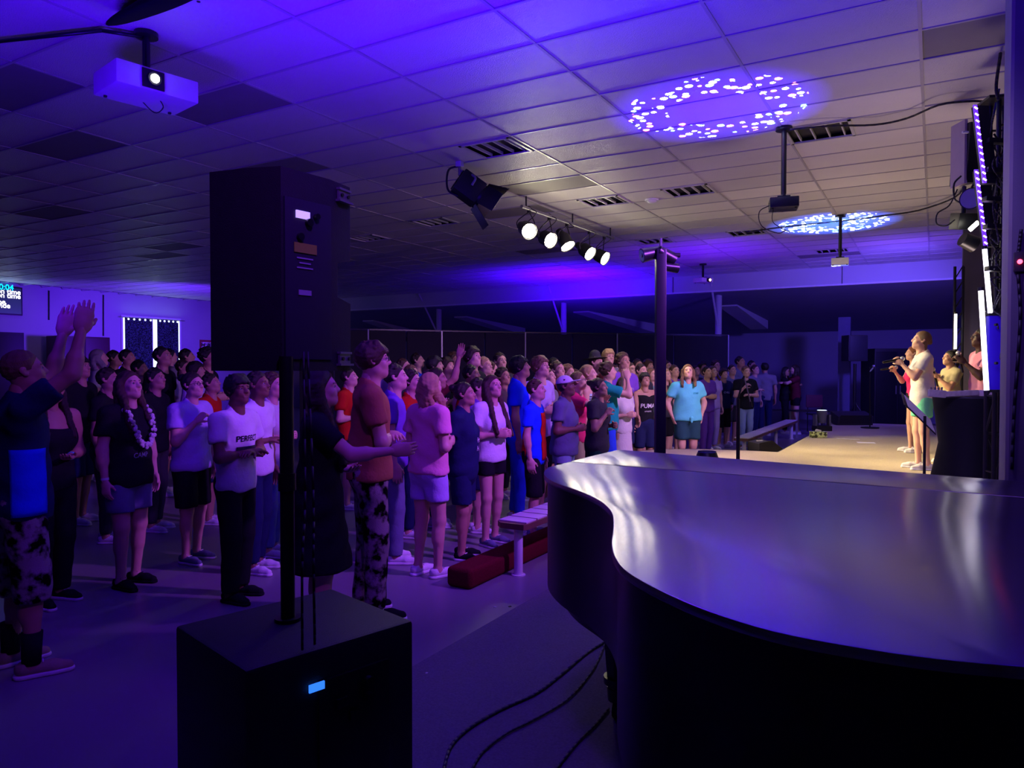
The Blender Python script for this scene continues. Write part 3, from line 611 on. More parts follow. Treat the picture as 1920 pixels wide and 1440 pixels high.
# ------------------------------------------------------------------ projectors
def projector(c, fdir, size, label, mtl, poletop, lens_on=None, offs=0, portside=False, lensr=.05):
    f = Vector(fdir); f.z = 0; f.normalize(); s = Vector((f.y, -f.x, 0)); Rm = Matrix((s, f, Vector((0, 0, 1)))).transposed(); W, D, H = size; c = Vector(c)
    t = T('projector', c, label, 'projector')
    bm = B(); add_box(bm, c, size, Rm, .012); t.part('body', bm, mtl)
    lc = c + f * D / 2 + s * offs
    bm = B(); add_box(bm, lc + f * .002, (lensr * 3, .012, H * .82), Rm, .004); t.part('lens_surround', bm, M_BLACK)
    bm = B(); add_tube(bm, lc, lc + f * .03, lensr, lensr * .9, 24); ln = t.part('lens_barrel', bm, M_BLACK)
    g = mat('projector_glow', (1, .95, .9), .3, emit=(1, .97, .85), es=14) if lens_on is None else lens_on
    bm = B(); add_ball(bm, lc + f * .026, lensr * .62, (1, 1, 1), 16, 8); t.part('lens', bm, g, ln, 180)
    for k in range(3):
        bm = B(); add_box(bm, c - s * (W / 2 + .001) + Vector((0, 0, H * (.25 - .25 * k))), (.004, D * .6, H * .08), Rm); t.part('vent_slot', bm, M_BLACK)
    for a in (-1, 1):
        bm = B(); q = c + s * a * W * .4 - f * D * .35; add_tube(bm, q - Vector((0, 0, H / 2 + .012)), q - Vector((0, 0, H / 2)), .012, .012, 8); t.part('foot', bm, M_BLACK)
    mc = c + Vector((0, 0, H / 2))
    m = T('projector_mount', (mc.x, mc.y, CEIL), label.replace('projector', 'pole holding the projector') if False else 'ceiling pole holding the ' + label, 'mount')
    top = Vector((mc.x, mc.y, CEIL)) if poletop is None else Vector(poletop)
    bm = B(); add_box(bm, mc + Vector((0, 0, .02)), (.12, .12, .01), Rm); add_tube(bm, mc, mc + Vector((0, 0, .08)), .022, .022, 10); m.part('bracket', bm, M_BLKMET)
    bm = B(); add_tube(bm, mc + Vector((0, 0, .05)), (mc.x, mc.y, top.z), .026, .026, 16); m.part('pole', bm, M_BLKMET)
    bm = B(); add_tube(bm, (mc.x, mc.y, CEIL - .03), (mc.x, mc.y, CEIL), .08, .08, 20); m.part('ceiling_plate', bm, M_BLKMET)
    return t, m
c = pd(275, 166, 5.2)
fdir = RT * .72 - Vector((FW.x, FW.y, 0)) * .62
projector(c, fdir, (.56, .40, .155), 'large projector with a glowing lens at upper left', mat('violet_grey_plastic', (.55, .55, .58), .4), None, offs=.04)
bm = B(); l0 = pz(-60, 84, CEIL - .04); l1 = pz(190, 57, CEIL - .04); add_path(bm, [l0, l1, Vector((c.x, c.y, CEIL - .03))], .014, 8); o = obj('conduit', bm, M_BLKMET, None, 180); tag(o, 'dark cable conduit running along the ceiling to the upper left projector', 'conduit')
bm = B(); add_path(bm, spline([c + Vector((-.08, .0, -.06)), c + Vector((-.06, .1, -.13)), c + Vector((.04, .1, -.11)), c + Vector((.06, .05, -.06))], 6), .004, 6); o = obj('cable', bm, M_CABLE, None, 180); tag(o, 'small loop of cable under the upper left projector', 'cable')
c = pd(1469, 383, 7.25); projector(c, (-.25, 1, 0), (.27, .26, .10), 'black projector on the longest pole in the middle of the ceiling', M_BLKMET, None, lens_on=M_BLACK)
bm = B(); a = c + Vector((-.1, -.05, 0)); add_path(bm, spline([a, a + Vector((-.12, 0, -.06)), a + Vector((-.1, .02, -.2)), a + Vector((.05, .05, -.28)), a + Vector((.12, .08, -.25))], 6), .005, 6); o = obj('cable', bm, M_CABLE, None, 180); tag(o, 'outer loop of cable dangling from the black projector', 'cable'); bm = B(); add_path(bm, spline([a + Vector((.02, 0, 0)), a + Vector((0, .02, -.15)), a + Vector((.06, .05, -.22)), a + Vector((.15, .1, -.27))], 6), .004, 6)
o = obj('cable', bm, M_CABLE, None, 180); tag(o, 'inner loop of cable dangling from the black projector', 'cable')
c = pd(1575, 491, 11.4); projector(c, (-.1, 1, 0), (.25, .24, .10), 'white projector on a black pole below the far light pattern', M_WHITE, None, lens_on=M_BLACK)
c = pd(1318, 526, 16.7); projector(c, (.9, -.5, 0), (.36, .28, .10), 'small violet-lit projector left of the right steel column', M_WHITE, None, lens_on=mat('pink_glow', (1, .6, .6), .3, emit=(1, .5, .45), es=8), offs=-.05)
# cables strung along the ceiling
for n, (pts, zz) in enumerate(((((1480, 243), (1560, 236), (1640, 234), (1700, 222), (1760, 197), (1815, 190), (1845, 190)), 3.92), (((1400, 437), (1450, 428), (1600, 412), (1650, 405), (1720, 395), (1790, 370), (1812, 340)), 3.95))):
    bm = B(); P_ = [pz(u, v, zz) for u, v in pts]; add_path(bm, spline(P_, 4), .010 if n == 0 else .012, 6)
    o = obj('ceiling_cable', bm, M_CABLE, None, 180); tag(o, ['black cable strung along the ceiling from the black projector pole to the truss', 'thin cable strung below the ceiling past the far light pattern'][n], 'cable')
# dark oval disc hanging from the ceiling, cut by the top edge
c = pd(372, -26, 4.75); A1 = (RT * -188 - UP * 80).normalized(); vd = (c - CAM).normalized(); N1 = (A1.cross(vd)).normalized(); A2 = (vd + N1 * .05).normalized(); A2 = (A2 - A1 * A2.dot(A1)).normalized(); N1 = A1.cross(A2)
t = T('hanging_disc', (c.x, c.y, CEIL), 'black oval disc hanging from the ceiling, cut off by the top edge at left', 'disc')
bm = B(); add_ball(bm, (0, 0, 0), 1.0, (.64, .50, .062), 40, 16); bmesh.ops.transform(bm, matrix=Matrix.Translation(c) @ Matrix((A1, A2, N1)).transposed().to_4x4(), verts=bm.verts); t.part('shell', bm, mat('matte_black', (.006, .006, .008), .95, spec=.05), smooth=180)
bm = B(); add_tube(bm, c, (c.x, c.y, CEIL), .012, .012, 10); t.part('rod', bm, M_BLKMET)
# ------------------------------------------------------------------ black lamp tower behind the piano
q = pd(1238, 690, 6.1); x, y = q.x, q.y; zt = 1.62 + 222 / 1370 * 6.1
t = T('lamp_tower', (x, y, 0), 'thick black lamp tower standing behind the piano in front of the crowd', 'stand')
bm = B(); add_box(bm, (x, y, zt / 2), (.085, .085, zt), Euler((0, 0, YAW)).to_matrix(), .012); t.part('mast', bm, mat('mast_black', (.006, .006, .014), .35, spec=.35))
bm = B(); add_tube(bm, (x, y, 0), (x, y, .03), .28, .28, 28); t.part('base_plate', bm, M_BLKMET)
bm = B(); a = Vector((x, y, zt - .05)); add_tube(bm, a - RT * .16, a + RT * .16, .02, .02, 10); t.part('cross_bar', bm, M_BLKMET)
bm = B(); add_tube(bm, a, a + Vector((0, 0, .14)), .012, .012, 8); t.part('spigot', bm, M_SILVER)
for n, (u, v, ad) in enumerate(((1218, 476, -RT - FW * .2 + Vector((0, 0, -.25))), (1250, 480, RT + Vector((0, 0, -.5)) + FW * .3), (1256, 501, RT + FW * .2 + Vector((0, 0, -.1))))):
    c = pd(u, v, 6.1); ax = ad.normalized(); s_ = T('tower_lamp', c, ['unlit black lamp on the left of the lamp tower top', 'unlit black lamp on the upper right of the lamp tower top', 'small unlit black lamp below it on the right of the lamp tower'][n], 'lamp', 'unlit lamps on the lamp tower')
    r = .06 if n < 2 else .042
    bm = B(); add_tube(bm, c - ax * .09, c + ax * .07, r * .8, r, 20); s_.part('can', bm, M_BLKMET)
    bm = B(); add_tube(bm, c + ax * .068, c + ax * .073, r * .85, r * .85, 20); s_.part('lens', bm, mat('dull_glass', (.25, .25, .3), .15))
    bm = B(); add_tube(bm, c, a, .01, .01, 8); s_.part('yoke_arm', bm, M_BLKMET)
# ------------------------------------------------------------------ effect lights and their ceiling patterns (projected by real lamps)
def effect_lamp(name, loc, ring_r, dirn, power, seed, cone, hole, redness, tint):
    l = bpy.data.lights.new(name, 'SPOT'); l.energy = power; l.spot_size = math.radians(cone); l.spot_blend = .02; l.shadow_soft_size = 0.0; l.use_nodes = True; l.color = (1, 1, 1)
    o = bpy.data.objects.new(name, l); COL.objects.link(o); o.location = loc; o.rotation_euler = Vector(dirn).to_track_quat('-Z', 'Y').to_euler()
    nt = l.node_tree; em = nt.nodes['Emission']; tc = nt.nodes.new('ShaderNodeTexCoord'); sx = nt.nodes.new('ShaderNodeSeparateXYZ'); nt.links.new(tc.outputs['Normal'], sx.inputs[0])
    def M(op, a, b=None, clamp=False):
        n = nt.nodes.new('ShaderNodeMath'); n.operation = op; n.use_clamp = clamp
        for i, v in enumerate((a, b)):
            if v is None: continue
            if isinstance(v, (int, float)): n.inputs[i].default_value = v
            else: nt.links.new(v, n.inputs[i])
        return n.outputs[0]
    az = M('ABSOLUTE', sx.outputs['Z']); X = M('DIVIDE', sx.outputs['X'], az); Y = M('DIVIDE', sx.outputs['Y'], az)
    R = M('SQRT', M('ADD', M('MULTIPLY', X, X), M('MULTIPLY', Y, Y))); TH = M('ARCTAN2', Y, X)
    tmax = math.tan(math.radians(cone / 2)); rn_ = M('DIVIDE', R, tmax)
    cv = nt.nodes.new('ShaderNodeCombineXYZ'); nt.links.new(M('MULTIPLY', X, 6.5 / tmax), cv.inputs[0]); nt.links.new(M('MULTIPLY', Y, 6.5 / tmax), cv.inputs[1]); cv.inputs[2].default_value = seed
    vo = nt.nodes.new('ShaderNodeTexVoronoi'); vo.inputs['Scale'].default_value = 1.75; vo.inputs['Randomness'].default_value = .75; nt.links.new(cv.outputs[0], vo.inputs['Vector'])
    dots = M('LESS_THAN', vo.outputs['Distance'], .40)
    band = M('MULTIPLY', M('GREATER_THAN', rn_, hole), M('LESS_THAN', rn_, .80))
    sc_ = nt.nodes.new('ShaderNodeSeparateColor'); nt.links.new(vo.outputs['Color'], sc_.inputs[0])
    side = M('GREATER_THAN', sc_.outputs[0], .16)
    D = M('MULTIPLY', M('MULTIPLY', dots, band), side)
    cr = nt.nodes.new('ShaderNodeValToRGB'); cr.color_ramp.interpolation = 'CONSTANT'; nt.links.new(sc_.outputs[1], cr.inputs[0])
    e = cr.color_ramp.elements; e[0].color = (1, .15, .3, 1) if redness else (.35, .6, 1, 1); e[0].position = 0; e[1].position = .3 if redness else .1; e[1].color = (.75, .9, 1, 1)
    e2 = cr.color_ramp.elements.new(.75); e2.color = (.15, .55, 1, 1)
    mx = nt.nodes.new('ShaderNodeMix'); mx.data_type = 'RGBA'; mx.inputs['A'].default_value = tint; nt.links.new(D, mx.inputs['Factor']); nt.links.new(cr.outputs[0], mx.inputs['B'])
    fall = M('SUBTRACT', 1.0, M('POWER', rn_, 2.2), True)
    st = M('ADD', M('MULTIPLY', D, 14.0), M('MULTIPLY', fall, 1.7))
    nt.links.new(mx.outputs['Result'], em.inputs['Color']); nt.links.new(st, em.inputs['Strength'])
rc = pz(1335, 200, CEIL); fx = pd(1322, 849, 6.55)
effect_lamp('pattern_lamp', (rc.x, rc.y - .1, fx.z + .03), 1, (0, .06, 1), 900, 3.3, 36, .42, True, (.05, .0, 1, 1))
t = T('effect_light', (fx.x, fx.y, .42), 'small round dark effect light peeking over the far edge of the piano lid', 'effect light')
fx = Vector((rc.x, rc.y - .1, fx.z)); 
bm = B(); add_tube(bm, fx - Vector((0, 0, .05)), fx + Vector((0, 0, -.005)), .10, .085, 28); t.part('housing', bm, M_BLKMET)
bm = B(); add_tube(bm, fx - Vector((0, 0, .006)), fx + Vector((0, 0, .004)), .082, .082, 28, False); t.part('rim', bm, mat('blue_sheen', (.05, .05, .3), .2, spec=.8))
bm = B(); add_tube(bm, fx + Vector((0, 0, -.04)), Vector((fx.x, fx.y, .42)), .018, .018, 10); t.part('stem', bm, M_BLKMET)
bm = B(); add_tube(bm, (fx.x, fx.y, .42), (fx.x, fx.y, .44), .15, .15, 24); t.part('foot', bm, M_BLKMET)
rc2 = pz(1560, 420, CEIL)
mh = pd(1541, 790, 14.0); mh.z = .42
effect_lamp('pattern_lamp', (rc2.x, rc2.y, 1.1), 1, (0, 0, 1), 1200, 8.1, 40, .25, False, (.04, .12, 1, 1))
t = T('moving_head', (mh.x, mh.y, .42), 'black moving-head light on the stage floor behind the tissue box', 'moving head')
bm = B(); add_box(bm, mh + Vector((0, 0, .05)), (.30, .24, .10), Euler((0, 0, YAW)).to_matrix(), .015); t.part('base', bm, M_BLKMET)
for s in (-1, 1):
    bm = B(); q = mh + RT * .13 * s + Vector((0, 0, .19)); add_box(bm, q, (.035, .14, .24), Euler((0, 0, YAW)).to_matrix(), .012); t.part('yoke_arm', bm, mat('grey_plastic', (.12, .12, .13), .45))
bm = B(); q = mh + Vector((0, 0, .27)); add_tube(bm, q + Vector((0, 0, -.12)), q + Vector((0, 0, .12)), .075, .10, 24); t.part('head', bm, mat('grey_plastic', (.12, .12, .13), .45))
bm = B(); add_tube(bm, q + Vector((0, 0, .118)), q + Vector((0, 0, .126)), .085, .085, 24); t.part('lens', bm, mat('cool_glow', (.8, .9, 1), .3, emit=(.6, .75, 1), es=2.0))
# ------------------------------------------------------------------ truss with LED bars and tubes at the right
M_TUBE = mat('white_led_tube', (1, 1, 1), .3, emit=(.93, .88, 1), es=4)
def led_tube(u0, v0, u1, v1, d, r, label, group='lit white tubes on the stage trusses', name='led_tube'):
    a, b = pd(u0, v0, d), pd(u1, v1, d); t = T(name, b, label, 'light tube', group)
    bm = B(); add_tube(bm, a, b, r, r, 16); t.part('tube', bm, M_TUBE)
    for f_ in (.2, .8):
        e_ = a.lerp(b, f_); bm = B(); add_tube(bm, e_ + FW * r, e_ + RT * (.10 if u0 > 1800 else .04) + FW * .12, .008, .008, 6); t.part('mounting_arm', bm, M_BLKMET)
    for p, q in ((a, b), (b, a)):
        dd = (p - q).normalized(); bm = B(); add_tube(bm, p - dd * .005, p + dd * .02, r * 1.15, r * 1.15, 16); t.part('end_cap', bm, M_BLACK)
led_tube(1846, 466, 1857, 589, 5.4, .016, 'upper lit white tube on the right truss')
led_tube(1839, 544, 1850, 733, 5.2, .0165, 'longest lit white tube at right beside the dark blue panel')
led_tube(1792, 588, 1791, 655, 9.6, .017, 'small lit white tube on the thin far truss')
M_PIX = mat('violet_pixel', (.6, .4, 1), .3, emit=(.75, .5, 1), es=4.0); M_STRIP = mat('violet_strip', (.15, .05, .8), .3, emit=(.16, .03, .8), es=1.1)
def pixel_bar(u0, v0, u1, v1, d, label):
    a, b = pd(u0, v0, d), pd(u1, v1, d); ax = (b - a).normalized(); sd = RT; nn = ax.cross(sd).normalized(); Rm = Matrix((sd, nn, ax)).transposed(); L = (b - a).length
    t = T('pixel_bar', a, label, 'light bar', 'striped violet pixel bars on the right truss')
    c = (a + b) / 2
    f = -nn if nn.dot(CAM - c) < 0 else nn
    bm = B(); add_box(bm, c + RT * .055 - f * .03, (.10, .05, L), Rm, .006); t.part('housing', bm, M_BLACK)
    bm = B(); add_box(bm, c, (.026, .012, L), Rm); t.part('strip', bm, M_STRIP)
    n = int(L / .045)
    for k in range(n):
        q = a + ax * (k + .5) * L / n + f * .007; R2 = Rm @ Euler((0, -.6, 0)).to_matrix(); bm = B(); add_box(bm, q, (.026, .006, .012), R2, .002); t.part('pixel', bm, M_PIX)
pixel_bar(1828, 197, 1846, 343, 5.3, 'upper striped violet pixel bar at the top of the right truss')
pixel_bar(1830, 318, 1848, 462, 5.5, 'lower striped violet pixel bar of the right truss')
# box truss
tc_ = pd(1872, 600, 5.75); h = .07
tr = T('stage_truss', (tc_.x, tc_.y, .42), 'black box truss hung with cables at the right edge of the stage', 'truss')
Ry = Euler((0, 0, .35)).to_matrix(); corners = [Vector((tc_.x, tc_.y, 0)) + Ry @ Vector((sx_ * h * .7, sy_ * h, 0)) for sx_, sy_ in ((-1, -1), (1, -1), (1, 1), (-1, 1))]
for c in corners:
    bm = B(); add_tube(bm, (c.x, c.y, .42), (c.x, c.y, 3.72), .018, .018, 10); tr.part('chord', bm, M_BLKMET)
for k in range(11):
    z = .5 + k * .3
    for i in range(4):
        a, b = corners[i], corners[(i + 1) % 4]; bm = B(); add_tube(bm, (a.x, a.y, z), (b.x, b.y, z + .28 * (1 if (k + i) % 2 else -0)), .009, .009, 6); tr.part('lacing', bm, M_BLKMET)
for z in (.43, 3.70):
    bm = B(); add_box(bm, (tc_.x, tc_.y, z), (.3, .3, .02), Ry); tr.part('end_plate', bm, M_BLKMET)
# dark blue panel light and its bracket
a, b = pd(1862, 590, 5.25), pd(1862, 733, 5.25); c = (a + b) / 2
t = T('panel_light', b, 'dark blue glowing panel housing beside the longest white tube', 'light')
bm = B(); add_box(bm, c, (.085, .04, (a - b).length), Euler((0, 0, YAW)).to_matrix(), .006); t.part('housing', bm, mat('blue_panel', (.02, .01, .35), .35, spec=.6, emit=(.01, .0, .25), es=.6))
for zz in (a, b):
    bm = B(); add_box(bm, zz + RT * .005, (.11, .06, .02), Euler((0, 0, YAW)).to_matrix(), .006); t.part('end_cap', bm, M_BLACK)
for k, v in enumerate((609, 681)):
    q = pd(1866, v, 5.2); bm = B(); add_tube(bm, q, q - FW * .02, .01, .01, 10); t.part('knob', bm, M_BLACK)
# black box lamps and round dish on the truss
c = pd(1806, 415, 6.3); t = T('work_lamp', c, 'black boxy lamp on the truss with a bright tilted white lens', 'lamp')
bm = B(); add_box(bm, c, (.16, .14, .14), Euler((.2, 0, YAW)).to_matrix(), .012); t.part('housing', bm, M_BLKMET)
q = pd(1826, 424, 6.1); bm = B(); add_box(bm, q, (.10, .01, .034), Euler((0, -.75, YAW)).to_matrix(), .01); t.part('lens', bm, mat('hot_white', (1, 1, .9), .3, emit=(1, .98, .8), es=9))
q = pd(1815, 448, 6.3); bm = B(); add_tube(bm, q - RT * .05, q + RT * .06 + Vector((0, 0, -.05)), .06, .07, 20); t.part('lower_can', bm, M_BLKMET)
bm = B(); add_tube(bm, c, pd(1808, 350, 6.3), .018, .018, 8); t.part('hanger', bm, M_BLKMET)
c = pd(1821, 372, 6.0); t = T('round_dish', c, 'pale oval round lamp face hanging behind the pixel bars', 'lamp')
ax = (-RT * .7 - FW * .6).normalized(); bm = B(); add_tube(bm, c, c - ax * .08, .09, .07, 28); t.part('shell', bm, M_BLKMET)
bm = B(); add_tube(bm, c + ax * .004, c, .08, .08, 28); t.part('face', bm, mat('grey_lens', (.35, .35, .42), .3))
bm = B(); add_tube(bm, c + Vector((0, 0, .08)), c + Vector((.1, 0, .3)), .01, .01, 8); t.part('arm', bm, M_BLKMET)
a = pd(1812, 236, 6.4); b = pd(1808, 345, 6.4)
t = T('ceiling_box', a, 'dark slanting box hung from the ceiling left of the pixel bars', 'box')
bm = B(); cc = (a + b) / 2; add_box(bm, cc, (.10, .25, (a - b).length), Euler((.1, 0, YAW)).to_matrix(), .01); t.part('casing', bm, M_BLKMET)
bm = B(); q = pd(1798, 290, 6.4); add_box(bm, q, (.025, .2, .55), Euler((0, 0, YAW)).to_matrix()); t.part('side_strip', bm, mat('pinkish_trim', (.45, .35, .36), .6))
bm = B(); q = pd(1810, 248, 6.2); add_box(bm, q, (.05, .02, .015), Euler((0, 0, YAW)).to_matrix()); t.part('tag_plate', bm, M_WHITE)
# bundled cables on the truss
rnd = random.Random(4)
for n in range(13):
    u = 1858 + rnd.random() * 26; v = 215 + n * 36; pts = [pd(u, v, 5.35)]
    for k in range(4): pts.append(pd(min(1889, max(1853, 1870 + rnd.uniform(-14, 16))), v + (k + 1) * rnd.uniform(18, 34), 5.3 + rnd.uniform(-.12, .1)))
    bm = B(); add_path(bm, spline(pts, 5), .005 + .003 * rnd.random(), 6); o = tr.part('cable', bm, M_CABLE, smooth=180)
for (v, w_) in ((265, 40), (320, 44), (375, 50), (425, 46), (505, 40), (610, 34), (700, 34)):
    q = pd(1870, v, 5.3); bm = B(); add_box(bm, q, (w_ / 1370 * 5.3, .06, .035), Euler((0, rnd.uniform(-.1, .1), YAW)).to_matrix(), .006); tr.part('bracket', bm, M_BLKMET)
bm = B(); pts = [pd(1802, 330, 6.2), pd(1789, 345, 6.2), pd(1790, 372, 6.2), pd(1800, 380, 6.2)]; add_path(bm, spline(pts, 5), .008, 6); o = obj('cable', bm, M_CABLE, None, 180); tag(o, 'short dark cable loop just left of the dark ceiling box', 'cable'); bm = B()
pts = [pd(1795, 355, 6.2), pd(1780, 385, 6.2), pd(1758, 400, 6.2), pd(1757, 420, 6.2), pd(1775, 423, 6.2), pd(1790, 412, 6.2)]; add_path(bm, spline(pts, 5), .006, 6)
o = obj('cable', bm, M_CABLE, None, 180); tag(o, 'dark cable loop hanging left of the boxy truss lamp', 'cable'); bm = B()
pts = [pd(1872, 188, 5.4), pd(1868, 160, 5.4), pz(1876, 100, 3.99)]; add_path(bm, spline(pts, 5), .012, 6)
o = obj('cable', bm, M_CABLE, None, 180); tag(o, 'thick cable rising from the truss top to the ceiling', 'cable')
pts = [pd(1903, 440, 4.3), pd(1905, 470, 4.3), pd(1908, 500, 4.3), pd(1907, 600, 4.3), pd(1895, 800, 4.3)]; pts = [py(u, v, 4.53) for u, v in ((1915, 430), (1910, 470), (1908, 500), (1913, 600), (1902, 760), (1897, 880))]
bm = B(); add_path(bm, spline(pts, 5), .008, 6); o = obj('cable', bm, M_CABLE, None, 180); tag(o, 'cable running down the dark wall at the right edge', 'cable')
q = py(1912, 491, 4.52); t = T('red_indicator', q, 'small glowing red indicator light on the dark wall at right', 'light')
bm = B(); add_box(bm, q + Vector((0, .01, 0)), (.05, .03, .1), None, .005); t.part('box', bm, M_BLACK)
bm = B(); add_ball(bm, q - Vector((0, .01, 0)), .012); t.part('lamp', bm, mat('red_glow', (1, .05, .05), .3, emit=(1, .03, .06), es=12), smooth=180)
# thin far truss
q = pd(1797, 600, 9.7); t = T('thin_truss', (q.x, q.y, .42), 'thin black truss upright carrying the small far tube', 'truss')
for dx in (-.055, .055):
    bm = B(); p = q + RT * dx; add_tube(bm, (p.x, p.y, .42), (p.x, p.y, 1.62 + 190 / 1370 * 9.7), .018, .018, 8); t.part('chord', bm, M_BLKMET)
for k in range(12):
    z = .6 + k * .2; p = q - RT * .055; r_ = q + RT * .055; bm = B(); add_tube(bm, (p.x, p.y, z), (r_.x, r_.y, z + .18), .008, .008, 6); t.part('lacing', bm, M_BLKMET)
# ------------------------------------------------------------------ stage furniture
c = pd(1816, 745, 6.5); c.z = .42; R0 = .27
t = T('cocktail_table', (c.x, c.y, .42), 'high round table in a stretched black cover at the right of the stage', 'table')
ztop = 1.62 - 52 / 1370 * 6.5
bm = B(); seg = 48; prof = [(.30, .42), (.285, .60), (.23, .95), (.26, 1.2), (R0 + .01, ztop - .03), (R0 + .01, ztop - .015)]
rg = []
for r, z in prof:
    rg.append([bm.verts.new((c.x + r * math.cos(2 * PI * k / seg) * (1 + (.04 * math.cos(8 * PI * k / seg)) * (1 if z < .9 else 0)), c.y + r * math.sin(2 * PI * k / seg) * (1 + (.04 * math.cos(8 * PI * k / seg)) * (1 if z < .9 else 0)), z)) for k in range(seg)])
for a, b in zip(rg, rg[1:]):
    for k in range(seg): bm.faces.new((a[k], a[(k + 1) % seg], b[(k + 1) % seg], b[k]))
bm.faces.new(rg[-1]); bm.faces.new(rg[0][::-1]); t.part('cover', bm, mat('black_spandex', (.005, .005, .009), .7, spec=.2), smooth=50)
bm = B(); add_tube(bm, (c.x, c.y, ztop - .016), (c.x, c.y, ztop), R0, R0, 48); t.part('tabletop', bm, mat('black_top', (.03, .03, .04), .4))
q = pd(1848, 742, 6.4); q.z = ztop + .025; Rk = Euler((0, 0, YAW + .1)).to_matrix()
kb = T('keyboard', q, 'white keyboard lying on the high black table', 'keyboard')
bm = B(); add_box(bm, q, (.42, .16, .045), Rk, .008); kb.part('body', bm, mat('pinkish_white_plastic', (.75, .62, .68), .4))
for k in range(14):
    bm = B(); add_box(bm, q + Rk @ Vector((-.19 + k * .029, -.04, .025)), (.026, .075, .008), Rk, .001); kb.part('key', bm, M_WHITE)
g0, g1 = pd(1746, 738, 6.3), pd(1818, 737, 6.3)
gt = T('guitar_neck', g0, 'grey guitar headstock and neck resting over the high table', 'guitar')
bm = B(); cN = (g0 + g1) / 2; add_box(bm, g0 + RT * .05, (.15, .03, .065), Euler((0, .08, YAW)).to_matrix(), .012); gt.part('headstock', bm, mat('grey_wood', (.4, .36, .36), .5, var=.4, vs=30))
bm = B(); add_box(bm, cN + RT * .09, (.30, .025, .045), Euler((0, -.05, YAW)).to_matrix(), .008); gt.part('neck', bm, mat('grey_wood', (.4, .36, .36), .5, var=.4, vs=30))
for k in range(4):
    bm = B(); q = g0 + RT * (.0 + k * .03) + Vector((0, 0, .045)); add_tube(bm, q - Vector((0, 0, .02)), q + Vector((0, 0, .01)), .006, .009, 8); gt.part('tuning_peg', bm, M_SILVER)
# music stand
q = pd(1733, 880, 6.3); zb = .42; c = pd(1732, 780, 6.3)
t = T('music_stand', (q.x, q.y, zb), 'black music stand with a tilted sheet in front of the singers', 'music stand')
bm = B(); add_tube(bm, (q.x, q.y, zb), (q.x, q.y, c.z), .012, .012, 10); t.part('pole', bm, M_BLKMET)
for k in range(3):
    an = k * 2 * PI / 3 + .3; bm = B(); add_tube(bm, (q.x, q.y, zb + .18), (q.x + .24 * math.cos(an), q.y + .24 * math.sin(an), zb + .01), .009, .009, 8); t.part('leg', bm, M_BLKMET)
a, b = pd(1698, 760, 6.3), pd(1752, 812, 6.3)
e1_ = (b - a).normalized(); e2_ = (FW * .86 + RT * .34 + UP * .36); e2_ = (e2_ - e1_ * e2_.dot(e1_)).normalized(); e3_ = e1_.cross(e2_); Rm = Matrix((e1_, e2_, e3_)).transposed(); cc = (a + b) / 2 + e2_ * .14
bm = B(); add_box(bm, cc, ((b - a).length + .03, .30, .008), Rm, .003); t.part('desk', bm, M_BLKMET)
sheet = T('song_sheet', cc, 'violet-lit sheet of paper on the music stand', 'paper')
s3 = e3_ if e3_.dot(CAM - cc) > 0 else -e3_; bm = B(); add_box(bm, cc + s3 * .007 + e1_ * .012, ((b - a).length - .02, .27, .002), Rm); sheet.part('page', bm, mat('paper_white', (.8, .78, .85), .6))
# microphone stand with boom, bag hung on it, in front of the crowd
q = pd(1384, 855, 7.4); top = pd(1384, 748, 7.4)
t = T('microphone_stand', (q.x, q.y, .42), 'black microphone stand with slanting silver boom right of the lamp tower', 'stand')
bm = B(); add_tube(bm, (q.x, q.y, .42), top, .020, .018, 12); t.part('pole', bm, M_BLKMET)
bm = B(); add_tube(bm, (q.x, q.y, .42), (q.x, q.y, .45), .14, .14, 24); t.part('base', bm, M_BLKMET)
bm = B(); add_tube(bm, pd(1395, 705, 7.4), pd(1407, 753, 7.4), .006, .006, 8); t.part('boom', bm, M_SILVER)
bm = B(); add_tube(bm, top, pd(1395, 705, 7.4), .010, .010, 8); t.part('arm', bm, M_BLKMET)
bm = B(); a = pd(1407, 753, 7.4); add_tube(bm, a, pd(1409, 764, 7.4), .012, .014, 10); t.part('microphone', bm, M_BLKMET)
# far microphone stand
q = pd(1631, 808, 14.6); q.z = .42; top = pd(1631, 688, 14.6)
t = T('microphone_stand', q, 'far microphone stand with round base in the dark stage area', 'stand')
bm = B(); add_tube(bm, q, top, .014, .012, 10); t.part('pole', bm, M_BLKMET)
bm = B(); add_tube(bm, q, q + Vector((0, 0, .02)), .17, .17, 24); t.part('base', bm, M_BLKMET)
bm = B(); add_tube(bm, pd(1631, 697, 14.5), pd(1637, 690, 14.5), .012, .02, 10); add_ball(bm, pd(1638, 687, 14.5), .032); t.part('microphone', bm, mat('mic_grille', (.3, .3, .32), .35, metal=.7))
# tissue box
q = pd(1534, 826, 12.6); q.z = .42; t = T('tissue_box', q, 'green and white patterned tissue box on the stage floor', 'tissue box')
bm = B(); add_box(bm, q + Vector((0, 0, .055)), (.26, .13, .10), Euler((0, 0, YAW - .1)).to_matrix(), .004); t.part('carton', bm, mat('leaf_print_card', (.35, .42, .18), .6, var=.9, vs=22))
bm = B(); add_box(bm, q + Vector((0, 0, .12)), (.10, .02, .04), Euler((.3, .2, YAW)).to_matrix(), .008); t.part('tissue', bm, M_WHITE)
for n, (u, v, sx_, rz) in enumerate(((1624, 830, .26, .2), (1590, 823, .36, -.1))):
    q = pz(u, v, .424); bm = B(); add_box(bm, q, (sx_, .2 if n == 0 else .04, .003), Euler((0, 0, rz)).to_matrix()); o = obj('paper_sheet', bm, mat('paper_white', (.8, .78, .85), .6)); tag(o, ['white paper sheet lying on the stage carpet', 'long narrow white paper strip on the stage carpet behind the sheet'][n], 'paper', 'papers on the stage')
